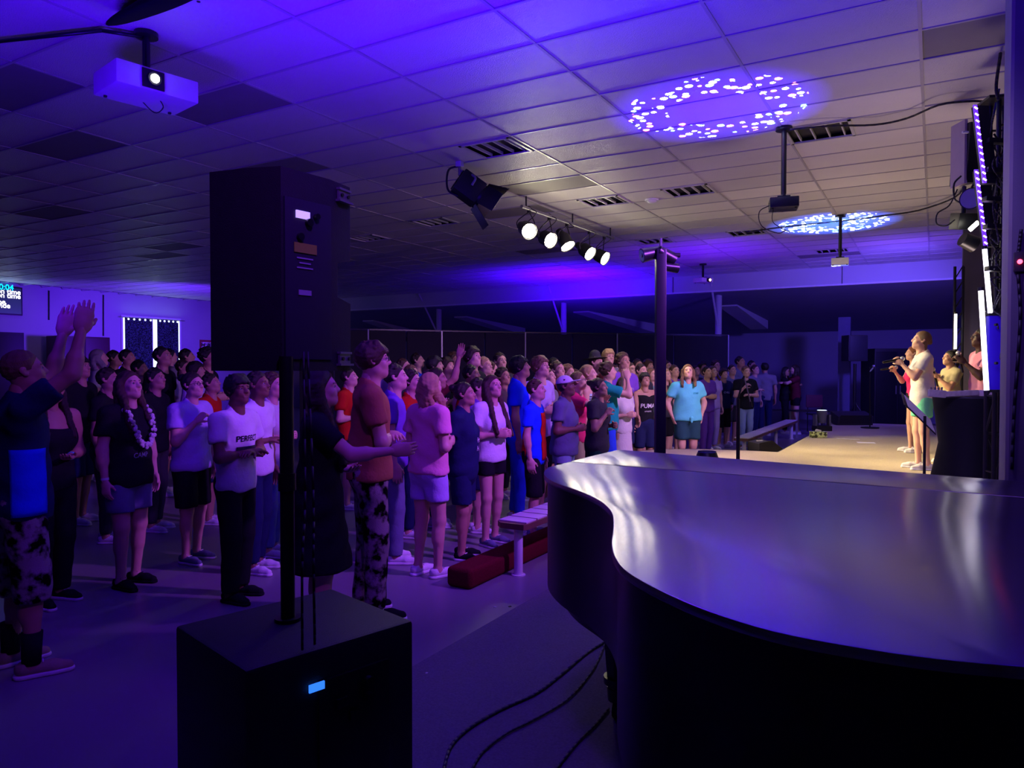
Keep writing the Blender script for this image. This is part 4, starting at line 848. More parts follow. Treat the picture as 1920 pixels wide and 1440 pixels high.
# wedge monitor
q = pz(1432, 848, .0); w0 = pd(1441, 838, 11.8)
t = T('stage_monitor', (w0.x, w0.y, 0), 'black wedge monitor speaker by the far bench at the stage corner', 'speaker')
bm = B(); Rm = Euler((0, 0, YAW + .15)).to_matrix(); prof = [(-.25, 0), (.25, 0), (.23, .05), (-.05, .26), (-.25, .22)]
a = [bm.verts.new(Vector((w0.x, w0.y, .06)) + Rm @ Vector((x_, -.2, z_))) for x_, z_ in prof]; b = [bm.verts.new(Vector((w0.x, w0.y, .06)) + Rm @ Vector((x_, .2, z_))) for x_, z_ in prof]
bm.faces.new(a); bm.faces.new(b[::-1])
for i in range(5): bm.faces.new((a[i], a[(i + 1) % 5], b[(i + 1) % 5], b[i]))
bmesh.ops.translate(bm, verts=bm.verts, vec=(0, 0, .14)); bmesh.ops.bevel(bm, geom=bm.edges[:], offset=.012, segments=2, affect='EDGES', profile=.5); t.part('cabinet', bm, M_SUB)
bm = B(); add_box(bm, Vector((w0.x, w0.y, .10)), (.46, .34, .20), Rm, .01); t.part('plinth', bm, M_BLACK)
bm = B(); add_box(bm, Vector((w0.x, w0.y, .448)) + Rm @ Vector((-.15, 0, 0)), (.10, .05, .012), Rm); t.part('white_label', bm, M_WHITE)
# second low monitor and pedal clutter near the moving head
q = pd(1596, 800, 15.5); q.z = .42; t = T('stage_monitor', q, 'low dark wedge monitor on the stage beside the far microphone stand', 'speaker')
bm = B(); add_box(bm, q + Vector((0, 0, .12)), (.75, .4, .24), Euler((.25, 0, YAW)).to_matrix(), .03); t.part('cabinet', bm, M_SUB)
bm = B(); add_box(bm, q + Vector((0, 0, .12)) - FW * .21, (.66, .01, .18), Euler((.25, 0, YAW)).to_matrix(), .004); t.part('grille', bm, M_BLKMET)
# far PA speaker on stand, dark cases, column
q = pd(1602, 780, 17.5); t = T('speaker_stand', (q.x, q.y, 0), 'black stand under the far loudspeaker in the dark corner', 'stand')
bm = B(); add_tube(bm, (q.x, q.y, .3), (q.x, q.y, 1.72), .035, .035, 12); t.part('pole', bm, M_BLKMET)
for k in range(3):
    an = k * 2 * PI / 3; bm = B(); add_tube(bm, (q.x, q.y, .8), (q.x + .5 * math.cos(an), q.y + .5 * math.sin(an), .02), .018, .018, 8); t.part('leg', bm, M_BLKMET)
c = pd(1602, 653, 17.5); t = T('loudspeaker', c, 'far black loudspeaker on its stand in the dark corner right of the hugging pair', 'speaker')
bm = B(); add_box(bm, c, (.46, .4, .62), Euler((0, 0, YAW)).to_matrix(), .03); t.part('cabinet', bm, M_SUB)
bm = B(); add_box(bm, c - FW * .205, (.40, .012, .56), Euler((0, 0, YAW)).to_matrix(), .01); t.part('grille', bm, mat('speaker_grille', (.02, .02, .03), .5, var=.4, vs=90))
bm = B(); q = c + Vector((-.18, 0, -.27)) - FW * .215; add_box(bm, q, (.03, .005, .02), Euler((0, 0, YAW)).to_matrix()); t.part('badge', bm, M_SILVER)
q = py(1584, 600, 20.2); bm = B(); box2(bm, (q.x - .14, q.y - .1, 0), (q.x + .14, q.y + .1, 2.9)); tag(obj('support_post', bm, mat('dark_post', (.10, .09, .20), .6)), 'dark square post on the far wall left of the far loudspeaker', 'post')
c = pd(1668, 780, 17.8); t = T('black_cabinet', (c.x, c.y, 0), 'tall black equipment cabinet behind the singers on the far side', 'cabinet')
zt = 1.62 + 36 / 1370 * 17.8; bm = B(); add_box(bm, (c.x, c.y, zt / 2), (1.1, .7, zt), Euler((0, 0, YAW)).to_matrix(), .02); t.part('body', bm, M_BLACK)
for s in (-1, 1):
    bm = B(); q = c + RT * .27 * s - FW * .36; add_box(bm, (q.x, q.y, zt / 2), (.50, .02, zt - .15), Euler((0, 0, YAW)).to_matrix(), .01); dd = t.part('door', bm, M_BLKMET)
    bm = B(); q = c + RT * .05 * s - FW * .38; add_tube(bm, (q.x, q.y, 1.0), (q.x, q.y, 1.2), .012, .012, 8); t.part('handle', bm, M_SILVER, dd)
# low table and dark cases far right of the crowd
c = pd(1516, 770, 17.2); t = T('side_table', (c.x, c.y, 0), 'small dark table behind the moving-head light', 'table')
zt = 1.62 - 80 / 1370 * 17.2; bm = B(); add_box(bm, (c.x, c.y, zt), (.8, .5, .03), Euler((0, 0, YAW)).to_matrix(), .005); t.part('tabletop', bm, M_BLKMET)
for sx_ in (-1, 1):
    for sy_ in (-1, 1):
        q = Vector((c.x, c.y, 0)) + RT * .35 * sx_ + FW * .2 * sy_; bm = B(); add_box(bm, (q.x, q.y, zt / 2), (.04, .04, zt), None); t.part('leg', bm, mat('dull_steel', (.35, .35, .38), .4, metal=.5))
c = pd(1450, 785, 20.5); t = T('equipment_case', (c.x, c.y, 0), 'low dark equipment case on the floor left of the hugging pair', 'case')
bm = B(); add_box(bm, (c.x, c.y, .22), (1.0, .5, .44), Euler((0, 0, YAW)).to_matrix(), .02); t.part('shell', bm, M_SUB)
bm = B(); add_box(bm, (c.x, c.y, .45), (1.01, .51, .02), Euler((0, 0, YAW)).to_matrix(), .004); t.part('lid_band', bm, M_BLKMET)
c = pd(1536, 755, 18.4); t = T('folding_chair', (c.x, c.y, 0), 'dark chair with reddish back behind the moving-head light', 'chair')
Rm = Euler((0, 0, YAW)).to_matrix(); b0 = Vector((c.x, c.y, 0)) + FW * .1; b0.z = 0
bm = B(); add_box(bm, b0 + Vector((0, 0, .45)), (.42, .40, .03), Rm, .01); t.part('seat', bm, M_BLKMET)
bm = B(); add_box(bm, b0 + FW * .2 + Vector((0, 0, .78)), (.42, .03, .32), Rm, .02); t.part('backrest', bm, mat('red_back', (.12, .02, .05), .6))
for sx_ in (-1, 1):
    for sy_ in (-1, 1):
        q = b0 + RT * .18 * sx_ + Vector((FW.x, FW.y, 0)) * .17 * sy_; bm = B(); add_tube(bm, (q.x, q.y, 0), (q.x, q.y, .62 if sy_ > 0 else .44), .012, .012, 8); t.part('leg', bm, M_BLKMET)
# ------------------------------------------------------------------ people: smooth-union bodies meshed on a grid
f32 = np.float32
class Field:
    def __init__(s, lo, hi, h):
        s.lo = np.array(lo, f32); s.h = h; s.n = np.ceil((np.array(hi) - np.array(lo)) / h).astype(int) + 1
        s.ax = [s.lo[i] + h * np.arange(s.n[i], dtype=f32) for i in range(3)]; s.F = np.full(s.n, .3, f32)
    def _sl(s, lo, hi):
        a = np.maximum(0, np.floor((lo - s.lo) / s.h).astype(int)); b = np.minimum(s.n, np.ceil((hi - s.lo) / s.h).astype(int) + 1)
        return None if (b <= a).any() else tuple(slice(int(x), int(y)) for x, y in zip(a, b))
    def dist(s, sl, a, b, ra, rb, sc):
        X = s.ax[0][sl[0]][:, None, None]; Y = s.ax[1][sl[1]][None, :, None]; Z = s.ax[2][sl[2]][None, None, :]
        sx, sy, sz = sc; ax_, ay, az = a[0] / sx, a[1] / sy, a[2] / sz; dx, dy, dz = b[0] / sx - ax_, b[1] / sy - ay, b[2] / sz - az
        L = dx * dx + dy * dy + dz * dz + 1e-9; PX = X / sx - ax_; PY = Y / sy - ay; PZ = Z / sz - az
        t = np.clip((PX * dx + PY * dy + PZ * dz) / L, 0, 1)
        return (np.sqrt((PX - t * dx) ** 2 + (PY - t * dy) ** 2 + (PZ - t * dz) ** 2) - (ra + (rb - ra) * t)) * min(sc)
    def add(s, a, b, ra, rb=None, sc=(1, 1, 1), k=.03, clips=()):
        rb = ra if rb is None else rb; a = np.array(a, float); b = np.array(b, float); m = (max(ra, rb)) * np.array(sc) + k + 2 * s.h
        sl = s._sl(np.minimum(a, b) - m, np.maximum(a, b) + m)
        if sl is None: return
        d = s.dist(sl, a, b, ra, rb, sc); G = s.F[sl]
        for (p, n) in clips:
            d = np.maximum(d, (s.ax[0][sl[0]][:, None, None] - p[0]) * n[0] + (s.ax[1][sl[1]][None, :, None] - p[1]) * n[1] + (s.ax[2][sl[2]][None, None, :] - p[2]) * n[2])
        q = np.maximum(k - np.abs(G - d), 0) / k; s.F[sl] = np.minimum(G, d) - q * q * k * .25
    def sub(s, a, b, r, sc=(1, 1, 1), k=.012):
        a = np.array(a, float); b = np.array(b, float); m = r * np.array(sc) + k + 2 * s.h; sl = s._sl(np.minimum(a, b) - m, np.maximum(a, b) + m)
        if sl is None: return
        d = -s.dist(sl, a, b, r, r, sc); G = s.F[sl]; q = np.maximum(k - np.abs(G - d), 0) / k; s.F[sl] = np.maximum(G, d) + q * q * k * .25
    def clip(s, p, n):
        s.F = np.maximum(s.F, (s.ax[0][:, None, None] - p[0]) * n[0] + (s.ax[1][None, :, None] - p[1]) * n[1] + (s.ax[2][None, None, :] - p[2]) * n[2])
    def wave(s, amp, f, ph=0):
        X = s.ax[0][:, None, None]; Y = s.ax[1][None, :, None]; Z = s.ax[2][None, None, :]
        s.F = s.F + amp * (np.sin(f * X + 1.3 * f * Z * .45 + ph) * np.sin(f * .9 * Y - f * .55 * Z + 1 + ph) + .5 * np.sin(f * 1.9 * Z + f * X + ph)).astype(f32)
    def mesh(s):
        s.F[0] = s.F[-1] = .1; s.F[:, 0] = s.F[:, -1] = .1; s.F[:, :, 0] = s.F[:, :, -1] = .1
        F = s.F; I = F < 0; nx, ny, nz = (int(v) - 1 for v in s.n)
        cnt = np.zeros((nx, ny, nz), np.int8)
        for i in (0, 1):
            for j in (0, 1):
                for k in (0, 1): cnt += I[i:nx + i, j:ny + j, k:nz + k]
        act = np.argwhere((cnt > 0) & (cnt < 8)); N = len(act)
        idx = np.full((nx, ny, nz), -1, np.int32); idx[act[:, 0], act[:, 1], act[:, 2]] = np.arange(N)
        acc = np.zeros((N, 3)); w = np.zeros(N)
        for axn in range(3):
            o = [k for k in range(3) if k != axn]
            for p in (0, 1):
                for q in (0, 1):
                    a = act.copy(); a[:, o[0]] += p; a[:, o[1]] += q; b = a.copy(); b[:, axn] += 1
                    fa = F[a[:, 0], a[:, 1], a[:, 2]]; fb = F[b[:, 0], b[:, 1], b[:, 2]]; m = (fa < 0) != (fb < 0)
                    t = np.where(m, fa / np.where(m, fa - fb, 1), 0); pt = a.astype(float); pt[:, axn] += t; acc[m] += pt[m]; w[m] += 1
        V = acc / w[:, None] * s.h + s.lo; Q = []
        for axn in range(3):
            o = [(axn + 1) % 3, (axn + 2) % 3]; sl0 = [slice(1, None)] * 3; sl0[axn] = slice(0, -1); sl1 = list(sl0); sl1[axn] = slice(1, None)
            a = I[tuple(sl0)]; b = I[tuple(sl1)]; e = np.argwhere(a != b)
            off = np.ones(3, int); off[axn] = 0; e = e + off; fl = I[e[:, 0], e[:, 1], e[:, 2]]
            def ci(d0, d1):
                c = e.copy(); c[:, o[0]] += d0; c[:, o[1]] += d1; c = np.clip(c, 0, [nx - 1, ny - 1, nz - 1]); return idx[c[:, 0], c[:, 1], c[:, 2]]
            q = np.stack([ci(-1, -1), ci(0, -1), ci(0, 0), ci(-1, 0)], 1); q[~fl] = q[~fl][:, ::-1]; Q.append(q)
        Q = np.concatenate(Q); Q = Q[(Q >= 0).all(1)]; return V, Q
def mesh_from(name, pieces, mats):
    """pieces: list of (V, Q, material index)"""
    V = np.concatenate([p[0] for p in pieces]); off = 0; Qs = []; Mi = []
    for v, q, m in pieces:
        Qs.append(q + off); off += len(v); Mi.append(np.full(len(q), m, np.int32))
    Q = np.concatenate(Qs).astype(np.int32); Mi = np.concatenate(Mi); me = bpy.data.meshes.new(name)
    me.vertices.add(len(V)); me.vertices.foreach_set('co', V.astype(f32).ravel()); me.loops.add(Q.size); me.loops.foreach_set('vertex_index', Q.ravel())
    me.polygons.add(len(Q)); me.polygons.foreach_set('loop_start', np.arange(0, Q.size, 4, dtype=np.int32)); me.polygons.foreach_set('material_index', Mi)
    me.update(calc_edges=True); me.shade_smooth()
    for m in mats: me.materials.append(m)
    return me
def xf(VQ, R, t, mi=0, s=1.0): return (VQ[0] @ (np.array(R) * s).T + np.array(t), VQ[1], mi)
def flipx(VQ): V = VQ[0].copy(); V[:, 0] *= -1; return (V, VQ[1][:, ::-1])
# ---- heads (local: x right, y forward, z up), cached
def make_head(fem, h):
    f = Field((-.12, -.14, -.23), (.12, .15, .15), h); j = .92 if fem else 1.0
    f.add((0, -.012, .028), (0, -.013, .028), .09, .09, (.85, 1.06, 1.0), .02)
    f.add((0, .018, -.03), (0, .018, -.032), .08, .08, (.78 * j, .92, 1.02), .03)
    f.add((-.036 * j, .012, -.07), (0, .052, -.092), .032 * j, .024, k=.03); f.add((.036 * j, .012, -.07), (0, .052, -.092), .032 * j, .024, k=.03)
    f.add((-.034, .068, .022), (.034, .068, .022), .016, .016, k=.02)
    for s in (-1, 1):
        f.sub((s * .033, .100, .001), (s * .030, .100, .001), .017, k=.014); f.add((s * .036, .055, -.032), (s * .030, .06, -.036), .022, .018, k=.025)
        f.add((s * .078, -.010, -.012), (s * .081, -.020, .010), .016, .02, (.5, .9, 1), .008); f.sub((s * .09, -.004, -.002), (s * .09, -.004, .004), .009, k=.008)
    f.add((0, .082, .012), (0, .103, -.026), .009, .0125, k=.014); f.add((-.010, .094, -.030), (.010, .094, -.030), .009, .009, k=.010)
    f.add((-.018, .078, -.056), (.018, .078, -.056), .0095, .0095, k=.012); f.add((-.014, .078, -.066), (.014, .078, -.066), .0095, .0095, k=.012); f.sub((-.013, .094, -.061), (.013, .094, -.061), .0065, k=.006)
    f.add((0, -.02, -.07), (0, -.045, -.22), .056 * (.88 if fem else 1), .060 * (.88 if fem else 1), k=.03)
    H = [(*f.mesh(), 0)]
    for s in (-1, 1):
        g = Field((s * .032 - .018, .06, -.018), (s * .032 + .018, .10, .018), .005); g.add((s * .032, .0745, 0), (s * .032, .0745, 0), .0125); H.append((*g.mesh(), 1))
        g = Field((s * .032 - .012, .075, -.012), (s * .032 + .012, .10, .012), .003); g.add((s * .032, .0810, .001), (s * .032, .0810, .001), .0078); H.append((*g.mesh(), 2))
        g = Field((s * .034 - .03, .07, .005), (s * .034 + .03, .11, .04), .004); g.add((s * .016, .0875, .0215), (s * .052, .078, .0235), .0056, .004); H.append((*g.mesh(), 3))
    g = Field((-.03, .07, -.08), (.03, .11, -.04), .004); g.add((-.017, .084, -.056), (.017, .084, -.056), .0048, k=.004); g.add((-.013, .084, -.066), (.013, .084, -.066), .0055, k=.004); H.append((*g.mesh(), 4))
    return H
def make_hand(curl, h):
    """right hand: wrist at origin, fingers along +y, palm facing +x ... thumb towards +z"""
    f = Field((-.05, -.04, -.07), (.09, .22, .09), h); f.add((0, -.02, 0), (0, .03, 0), .022, .026, (.8, 1, 1), .02)
    f.add((0, .025, -.012), (0, .085, -.018), .030, .030, (.5, 1, 1), .02); f.add((0, .025, .012), (0, .085, .018), .030, .030, (.5, 1, 1), .02)
    for i, (z, L) in enumerate(((.033, .072), (.011, .082), (-.011, .076), (-.032, .060))):
        p = np.array((0.0, .092 - abs(z) * .1, z)); a = 0.1
        for sg, fr in enumerate((.45, .30, .25)):
            a += curl * (.55, .75, .5)[sg] + .03 * i; q = p + L * fr * np.array((math.sin(a), math.cos(a), z * .8)); f.add(p, q, .0090 - .0008 * sg, .0084 - .0008 * sg, k=.006); p = q
    p = np.array((.006, .022, .026)); q = p + np.array((.012 + curl * .012, .030, .026)); f.add(p, q, .014, .011, k=.012); f.add(q, q + np.array((.010 + curl * .02, .028, .012 - curl * .012)), .0105, .0085, k=.006)
    return f.mesh()
HEADS = {(fem, q): make_head(fem, hh) for fem in (0, 1) for q, hh in ((0, .0046), (1, .0075))}
HANDS = {(c, q): make_hand(c, hh) for c in (.35, .95, .08) for q, hh in ((0, .0038), (1, .0056))}
# ---- hair, cached
def make_hair(style, h):
    lo = -.62 if style in ('long', 'verylong') else (-.35 if style in ('shoulder', 'curlylong', 'ponytail', 'braid') else -.2)
    f = Field((-.16, -.22, lo), (.16, .16, .18), h); c = (0, -.016, .034)
    base = .099; kk = .02
    cl = [((0, .052, .045), (0, .80, -.60))]     # hairline
    if style == 'short': f.add(c, c, base, base, (.86, 1.04, 1.0), kk, cl + [((0, 0, -.055), (0, .3, -.95))])
    elif style == 'buzz': f.add(c, c, .0945, .0945, (.86, 1.06, 1.0), kk, cl + [((0, 0, -.04), (0, .4, -.9))])
    elif style == 'mop':
        f.add(c, c, .108, .108, (.88, 1.04, .98), kk, [((0, .07, .03), (0, .78, -.62)), ((0, 0, -.065), (0, .2, -.98))])
        for i in range(9):
            a = -1.2 + i * .3; f.add((.05 * math.sin(a), .03, .11), (.078 * math.sin(a), .085 * math.cos(a) + .012, .048 + .012 * (i % 2)), .022, .014, k=.015)
    elif style == 'curly':
        f.add(c, c, .104, .104, (.88, 1.02, 1.0), kk, cl + [((0, 0, -.06), (0, .3, -.95))])
        r = random.Random(5)
        for i in range(70):
            a, b = r.uniform(0, 2 * PI), r.uniform(-.15, 1.4); p = Vector((.088 * math.cos(a) * math.cos(b), -.02 + .1 * math.sin(a) * math.cos(b), .035 + .1 * math.sin(b)))
            if p.y * .8 - (p.z - .045) * .6 < .045: f.add(p, p, r.uniform(.014, .022), k=.008)
    elif style in ('long', 'verylong', 'shoulder', 'curlylong', 'bun', 'ponytail', 'braid'):
        f.add(c, c, .102, .102, (.86, 1.04, 1.0), kk, [((0, .056, .05), (0, .80, -.60))])
        L = {'long': -.40, 'verylong': -.55, 'shoulder': -.20, 'curlylong': -.26}.get(style)
        if L:
            wv = .012 if style == 'curlylong' else .006
            for i in range(11):
                a = (i - 5) / 5; x = .082 * math.sin(a * 1.75); y = -.035 - .065 * math.cos(a * 1.75); fr = 1 if abs(a) < .95 else 1
                z = -.02; p = Vector((x, y + .01, .03)); n = 5
                for k in range(n):
                    t = (k + 1) / n; q = Vector((x * (1 + .35 * t) + wv * math.sin(k * 2.1 + i), y - .02 * t + (.10 if abs(a) > .75 else -.01) * t + wv * math.cos(k * 1.7 + i), .03 + (L - .03) * t * (1 - .06 * (i % 3)))); f.add(p, q, .030 - .012 * (k / n), .030 - .012 * t, k=.016); p = q
        elif style == 'bun': f.add((0, -.11, .09), (0, -.125, .095), .042, .038, k=.015)
        elif style == 'ponytail':
            f.add((0, -.10, .06), (0, -.15, .03), .028, .032, k=.015); f.add((0, -.15, .03), (0, -.13, -.26), .034, .014, k=.015)
        elif style == 'braid':
            for s in (-1, 1):
                for k in range(7): f.add((s * (.060 - .004 * k), -.035 - .008 * k, .05 - .030 * k), (s * (.060 - .004 * k), -.04 - .008 * k, .045 - .030 * k), .024 - .0015 * k, k=.004)
            f.add((0, -.10, .02), (0, -.11, .0), .03, .03, k=.01)
        f.clip((0, .06, 0), (0, 1, 0)) if False else None
    if style in ('mop', 'short'):
        r = random.Random(8)
        for i in range(26 if style == 'mop' else 12):
            a, b = r.uniform(0, 2 * PI), r.uniform(.1, 1.4); d_ = Vector((math.cos(a) * math.cos(b), math.sin(a) * math.cos(b), math.sin(b))); p = Vector((.080 * d_.x, -.016 + .096 * d_.y, .036 + .094 * d_.z)); t_ = Vector((-d_.y, d_.x * .3 + .5, -.2)) * r.uniform(.02, .04)
            if p.y * .8 - (p.z - .045) * .6 < .05: f.add(p - t_, p + t_, .012, .007, k=.006)
    f.wave(.0022, 120 if style != 'curly' else 90)
    V, Q = f.mesh(); return V, Q
HAIR = {}
def hair_mesh(style, q):
    k = (style, q)
    if k not in HAIR:
        V, Q = make_hair(style, .007 if q == 0 else .011)
        HAIR[k] = mesh_from('hair', [(V, Q, 0)], [hair_mat('dark brown')])
    return HAIR[k]
def make_shoe(h=.008):
    f = Field((-.07, -.11, -.01), (.07, .22, .16), h)
    f.add((0, -.035, .045), (0, .10, .038), .042, .036, (1, 1, .9), .02); f.add((0, .10, .036), (.004, .165, .028), .038, .030, k=.02); f.add((0, -.03, .06), (0, -.03, .085), .040, .038, (.9, 1, 1), .02)
    f.clip((0, 0, .010), (0, 0, -1)); f.clip((0, 0, .092), (0, -.25, 1)); a = (*f.mesh(), 0)
    g = Field((-.07, -.11, -.02), (.07, .22, .05), h); g.add((0, -.04, .012), (0, .10, .012), .046, .042, (1, 1, 1), .02); g.add((0, .10, .012), (.004, .165, .012), .042, .036, k=.02); g.clip((0, 0, .024), (0, 0, 1)); g.clip((0, 0, 0), (0, 0, -1))
    pcs = [a, (*g.mesh(), 1)]
    for k in range(4):
        l = Field((-.04, -.02 + .0, .05), (.04, .12, .13), .005); y = .03 + .022 * k; z = .085 - .012 * k + .004; l.add((-.022, y, z), (.022, y, z), .0045); pcs.append((*l.mesh(), 1))
    return pcs
SHOE = make_shoe(); SHOE_ME = {}
SKINS = {'fair': (.62, .36, .27), 'tan': (.44, .24, .16), 'brown': (.20, .095, .06), 'dark': (.075, .035, .025)}
HAIRC = {'black': (.008, .006, .007), 'dark brown': (.022, .011, .008), 'brown': (.06, .028, .015), 'light brown': (.16, .085, .04), 'blond': (.42, .27, .12), 'red': (.22, .06, .02), 'grey': (.25, .24, .24)}
def hair_mat(c): return mat('hair_' + c, HAIRC[c], .45, spec=.4, var=.35, vs=25, bump=.6, bs=60, stretch=(8, 8, 1))
def skin_mat(c): return mat('skin_' + c, SKINS[c], .5, spec=.35, var=.06, vs=20, bump=.05, bs=200)
CLOTH = {'white': (.72, .72, .74), 'off-white': (.6, .58, .56), 'black': (.010, .010, .014), 'navy': (.012, .016, .07), 'grey': (.18, .18, .2), 'charcoal': (.04, .04, .05), 'brown': (.20, .085, .045), 'rust': (.36, .14, .07),
         'red': (.5, .015, .01), 'maroon': (.11, .012, .025), 'pink': (.75, .30, .42), 'hot pink': (.7, .03, .16), 'purple': (.17, .06, .45), 'lavender': (.45, .34, .7), 'blue': (.02, .06, .65), 'bright blue': (.01, .05, .85),
         'slate': (.14, .16, .25), 'teal': (.01, .30, .28), 'turquoise': (.12, .62, .66), 'denim': (.14, .22, .40), 'light denim': (.28, .42, .52), 'khaki': (.33, .29, .18), 'olive': (.10, .11, .05), 'mint': (.15, .6, .35),
         'cream': (.72, .66, .5), 'dark teal': (.02, .07, .09), 'dark green': (.01, .06, .04), 'striped': (.35, .55, .6), 'orange': (.7, .10, .02)}
def cloth_mat(c):
    if c == 'camo': return mat('cloth_camo', (.13, .12, .11), .85, spec=.1, var=1.4, vs=14, bump=.3, bs=150)
    if c == 'striped': return mat('cloth_striped', (.35, .5, .55), .85, spec=.1, var=.8, vs=14, stretch=(.02, .02, 4))
    return mat('cloth_' + c.replace(' ', '_'), CLOTH[c], .85, spec=.12, var=.08, vs=6, bump=.35, bs=35)
M_EYE = mat('eye_white', (.34, .32, .31), .5, spec=.1); M_IRIS = mat('iris', (.02, .012, .01), .2); M_LIP = {k: mat('lips_' + k, (v[0] * .85, v[1] * .45, v[2] * .5), .4) for k, v in SKINS.items()}
ARM = {'down': ((.16, -.02, -1), (.04, .16, -1), .35), 'fist': ((.18, -.05, -1), (.02, .25, -1), .95), 'clasp': ((.22, -.06, -1), (-.62, .80, .10), .95), 'cross': ((.16, .20, -1), (-1.0, .34, .10), .35), 'raise': ((.06, .62, .62), (.02, .22, 1), .08),
       'up': ((.32, .35, .85), (.02, .16, 1), .08), 'up2': ((.22, .62, .55), (-.12, .22, 1), .08), 'clap': ((.12, .62, -.75), (-.42, .60, .72), .08), 'face': ((.05, .80, -.25), (-.42, -.05, 1), .35), 'mic': ((.18, .50, -.85), (-.42, .55, .72), .95),
       'back': ((.18, -.30, -1), (-.72, -.35, -.15), .35), 'pocket': ((.42, -.22, -1), (-.30, .26, -1), .35), 'belly': ((.22, .0, -1), (-.75, .62, -.05), .35), 'reach': ((.25, .75, -.6), (.10, 1, .1), .35), 'hug': ((.1, .75, -.35), (-.9, .35, .05), .35), 'chest': ((.20, .18, -.95), (-.60, .45, .75), .95)}
nrm = lambda v: np.array(v, float) / np.linalg.norm(v)
def build_person(H, fem, wd, armR, armL, top, sleeve, bottom, hem, h, hemtop=None, stance=.1, lean=0.0):
    """returns dict of (V,Q) parts in local coords for a figure of 1.75 m (scaled by H/1.75 afterwards)"""
    s = H / 1.75; wt = wd; sh = .178 if fem else .203; sh *= (1 + (wd - 1) * .35)
    P = {}
    hx = .088 * (1 + (wd - 1) * .4); kn = .10; an = stance
    legs = []
    for sg in (-1, 1):
        off = .03 if sg > 0 else -.03
        legs.append(((sg * hx, 0, .90), (sg * kn, .02 + off * .5, .49), (sg * an, -.01 + off, .085)))
    arms = []
    for sg, A in ((1, armR), (-1, armL)):
        u, l, cu = ARM[A]; u = nrm((u[0] * sg, u[1], u[2])); l = nrm((l[0] * sg, l[1], l[2])); S = np.array((sg * sh, -.005, 1.405))
        if u[2] > .3: S = S + np.array((-.015 * sg, 0, .03))
        E = S + u * .285; W = E + l * .245; arms.append((S, E, W, u, l, cu, sg))
    def torso(f, e, k=.05, low=True, clips=()):
        if low: f.add((0, .0, .93), (0, 0, 1.05), (.150 if not fem else .158) * wt + e, .130 * wt + e, (1, .72, 1), k, clips)
        f.add((0, 0, 1.05), (0, .012, 1.28), (.128 if not fem else .112) * wt + e, .150 * (1 + (wt - 1) * .7) + e, (1, .70, 1), k, clips)
        f.add((-sh * .62, -.005, 1.393), (sh * .62, -.005, 1.393), .074 + e * .8, .072 + e * .8, (1, .95, 1), k, clips)
        if wt > 1.12: f.add((0, .05, 1.05), (0, .055, 1.12), .10 * wt + e, .10 * wt + e, (1, .8, 1), k, clips)
        if fem:
            for sg in (-1, 1): f.add((sg * .07, .075, 1.245), (sg * .072, .08, 1.24), .058 * (1 + (wt - 1) * .6) + e, None, (1, .9, 1), .05, clips)
    def leg(f, e0, e1, e2, L, clips=(), k=.03, foot=False):
        hp, kp, ap = L; f.add(hp, kp, .088 * (1 + (wt - 1) * .6) + e0, .056 * (1 + (wt - 1) * .4) + e1, k=k, clips=clips)
        if foot: f.add(np.array(kp) + (0, -.018, -.10), np.array(kp) + (0, -.022, -.16), .050, .050, (.9, 1, 1), k, clips)
        f.add(kp, ap, .052 * (1 + (wt - 1) * .4) + e1, .036 + e2, k=k, clips=clips)
    x1 = .75 if ('up' in armR or 'up' in armL) else .62
    f = Field((-.55, -.32, -.01), (.55, .75, 2.1 if max(a[2][2] for a in arms) > 1.5 else 1.62), h)
    torso(f, 0); f.add((0, -.01, 1.40), (0, .005, 1.53), .058 * (.9 if fem else 1.0), .052 * (.9 if fem else 1), k=.05)
    for sg in (-1, 1): f.add((sg * .07, -.038, .92), (sg * .07, -.035, .90), .084 * (1 + (wt - 1) * .5), k=.04)
    for L in legs:
        leg(f, 0, 0, 0, L, foot=True); a = np.array(L[2]); f.add(a + (0, -.01, -.02), a + (0, -.02, -.045), .036, .036, k=.02); f.add(a + (0, 0, -.035), a + (a[0] * .15, .14, -.055), .034, .026, (1, 1, .8), .025)
    fat = 1 + (wt - 1) * .6
    for (S, E, W, u, l, cu, sg) in arms:
        f.add(S, S + u * .1, .056 * fat, .052 * fat, k=.04); f.add(S, E, .050 * fat, .038 * fat, k=.035); f.add(E, E + l * .08, .039 * fat, .042 * fat, k=.02); f.add(E, W, .039 * fat, .026, k=.02)
    P['body'] = f.mesh(); P['arms'] = arms
    # ---- top
    if top:
        ht = hemtop if hemtop is not None else .86
        g = Field((-.55, -.32, ht - .03), (.55, .75, 2.0 if max(a[1][2] for a in arms) > 1.45 else 1.56), h)
        hemclip = [((0, 0, ht), (0, 0, -1))]
        e = .020 if top != 'tank' else .012
        torso(g, e, clips=hemclip)
        if top in ('tee', 'blouse', 'hoodie', 'long'): g.add((0, .0, .90), (0, 0, 1.1), .162 * wt + e, .14 * wt + e, (1, .76, 1), .04, hemclip)
        if top == 'dress': g.add((0, 0, ht), (0, 0, 1.02), .235 * wt, .13 * wt + e, (1, .8, 1), .05, hemclip)
        if top in ('tank', 'strap'): g.clip((0, 0, 1.40), (0, .25, .97))
        if top != 'tank' and top != 'strap':
            cut = {'short': .62, 'long': 1.0, 'cap': .4}.get(sleeve, .62)
            for (S, E, W, u, l, cu, sg) in arms:
                if sleeve == 'long':
                    g.add(S, E, .066 * fat, .054 * fat, k=.03); g.add(E, E + (W - E) * .96, .053 * fat, .040, k=.02, clips=[(E + (W - E) * .96, tuple(l))])
                else:
                    en = S + (E - S) * (cut + .25); g.add(S, en, .068 * fat, (.070 if top in ('tee', 'blouse') else .062) * fat, k=.03, clips=[(S + (E - S) * cut, tuple(u))])
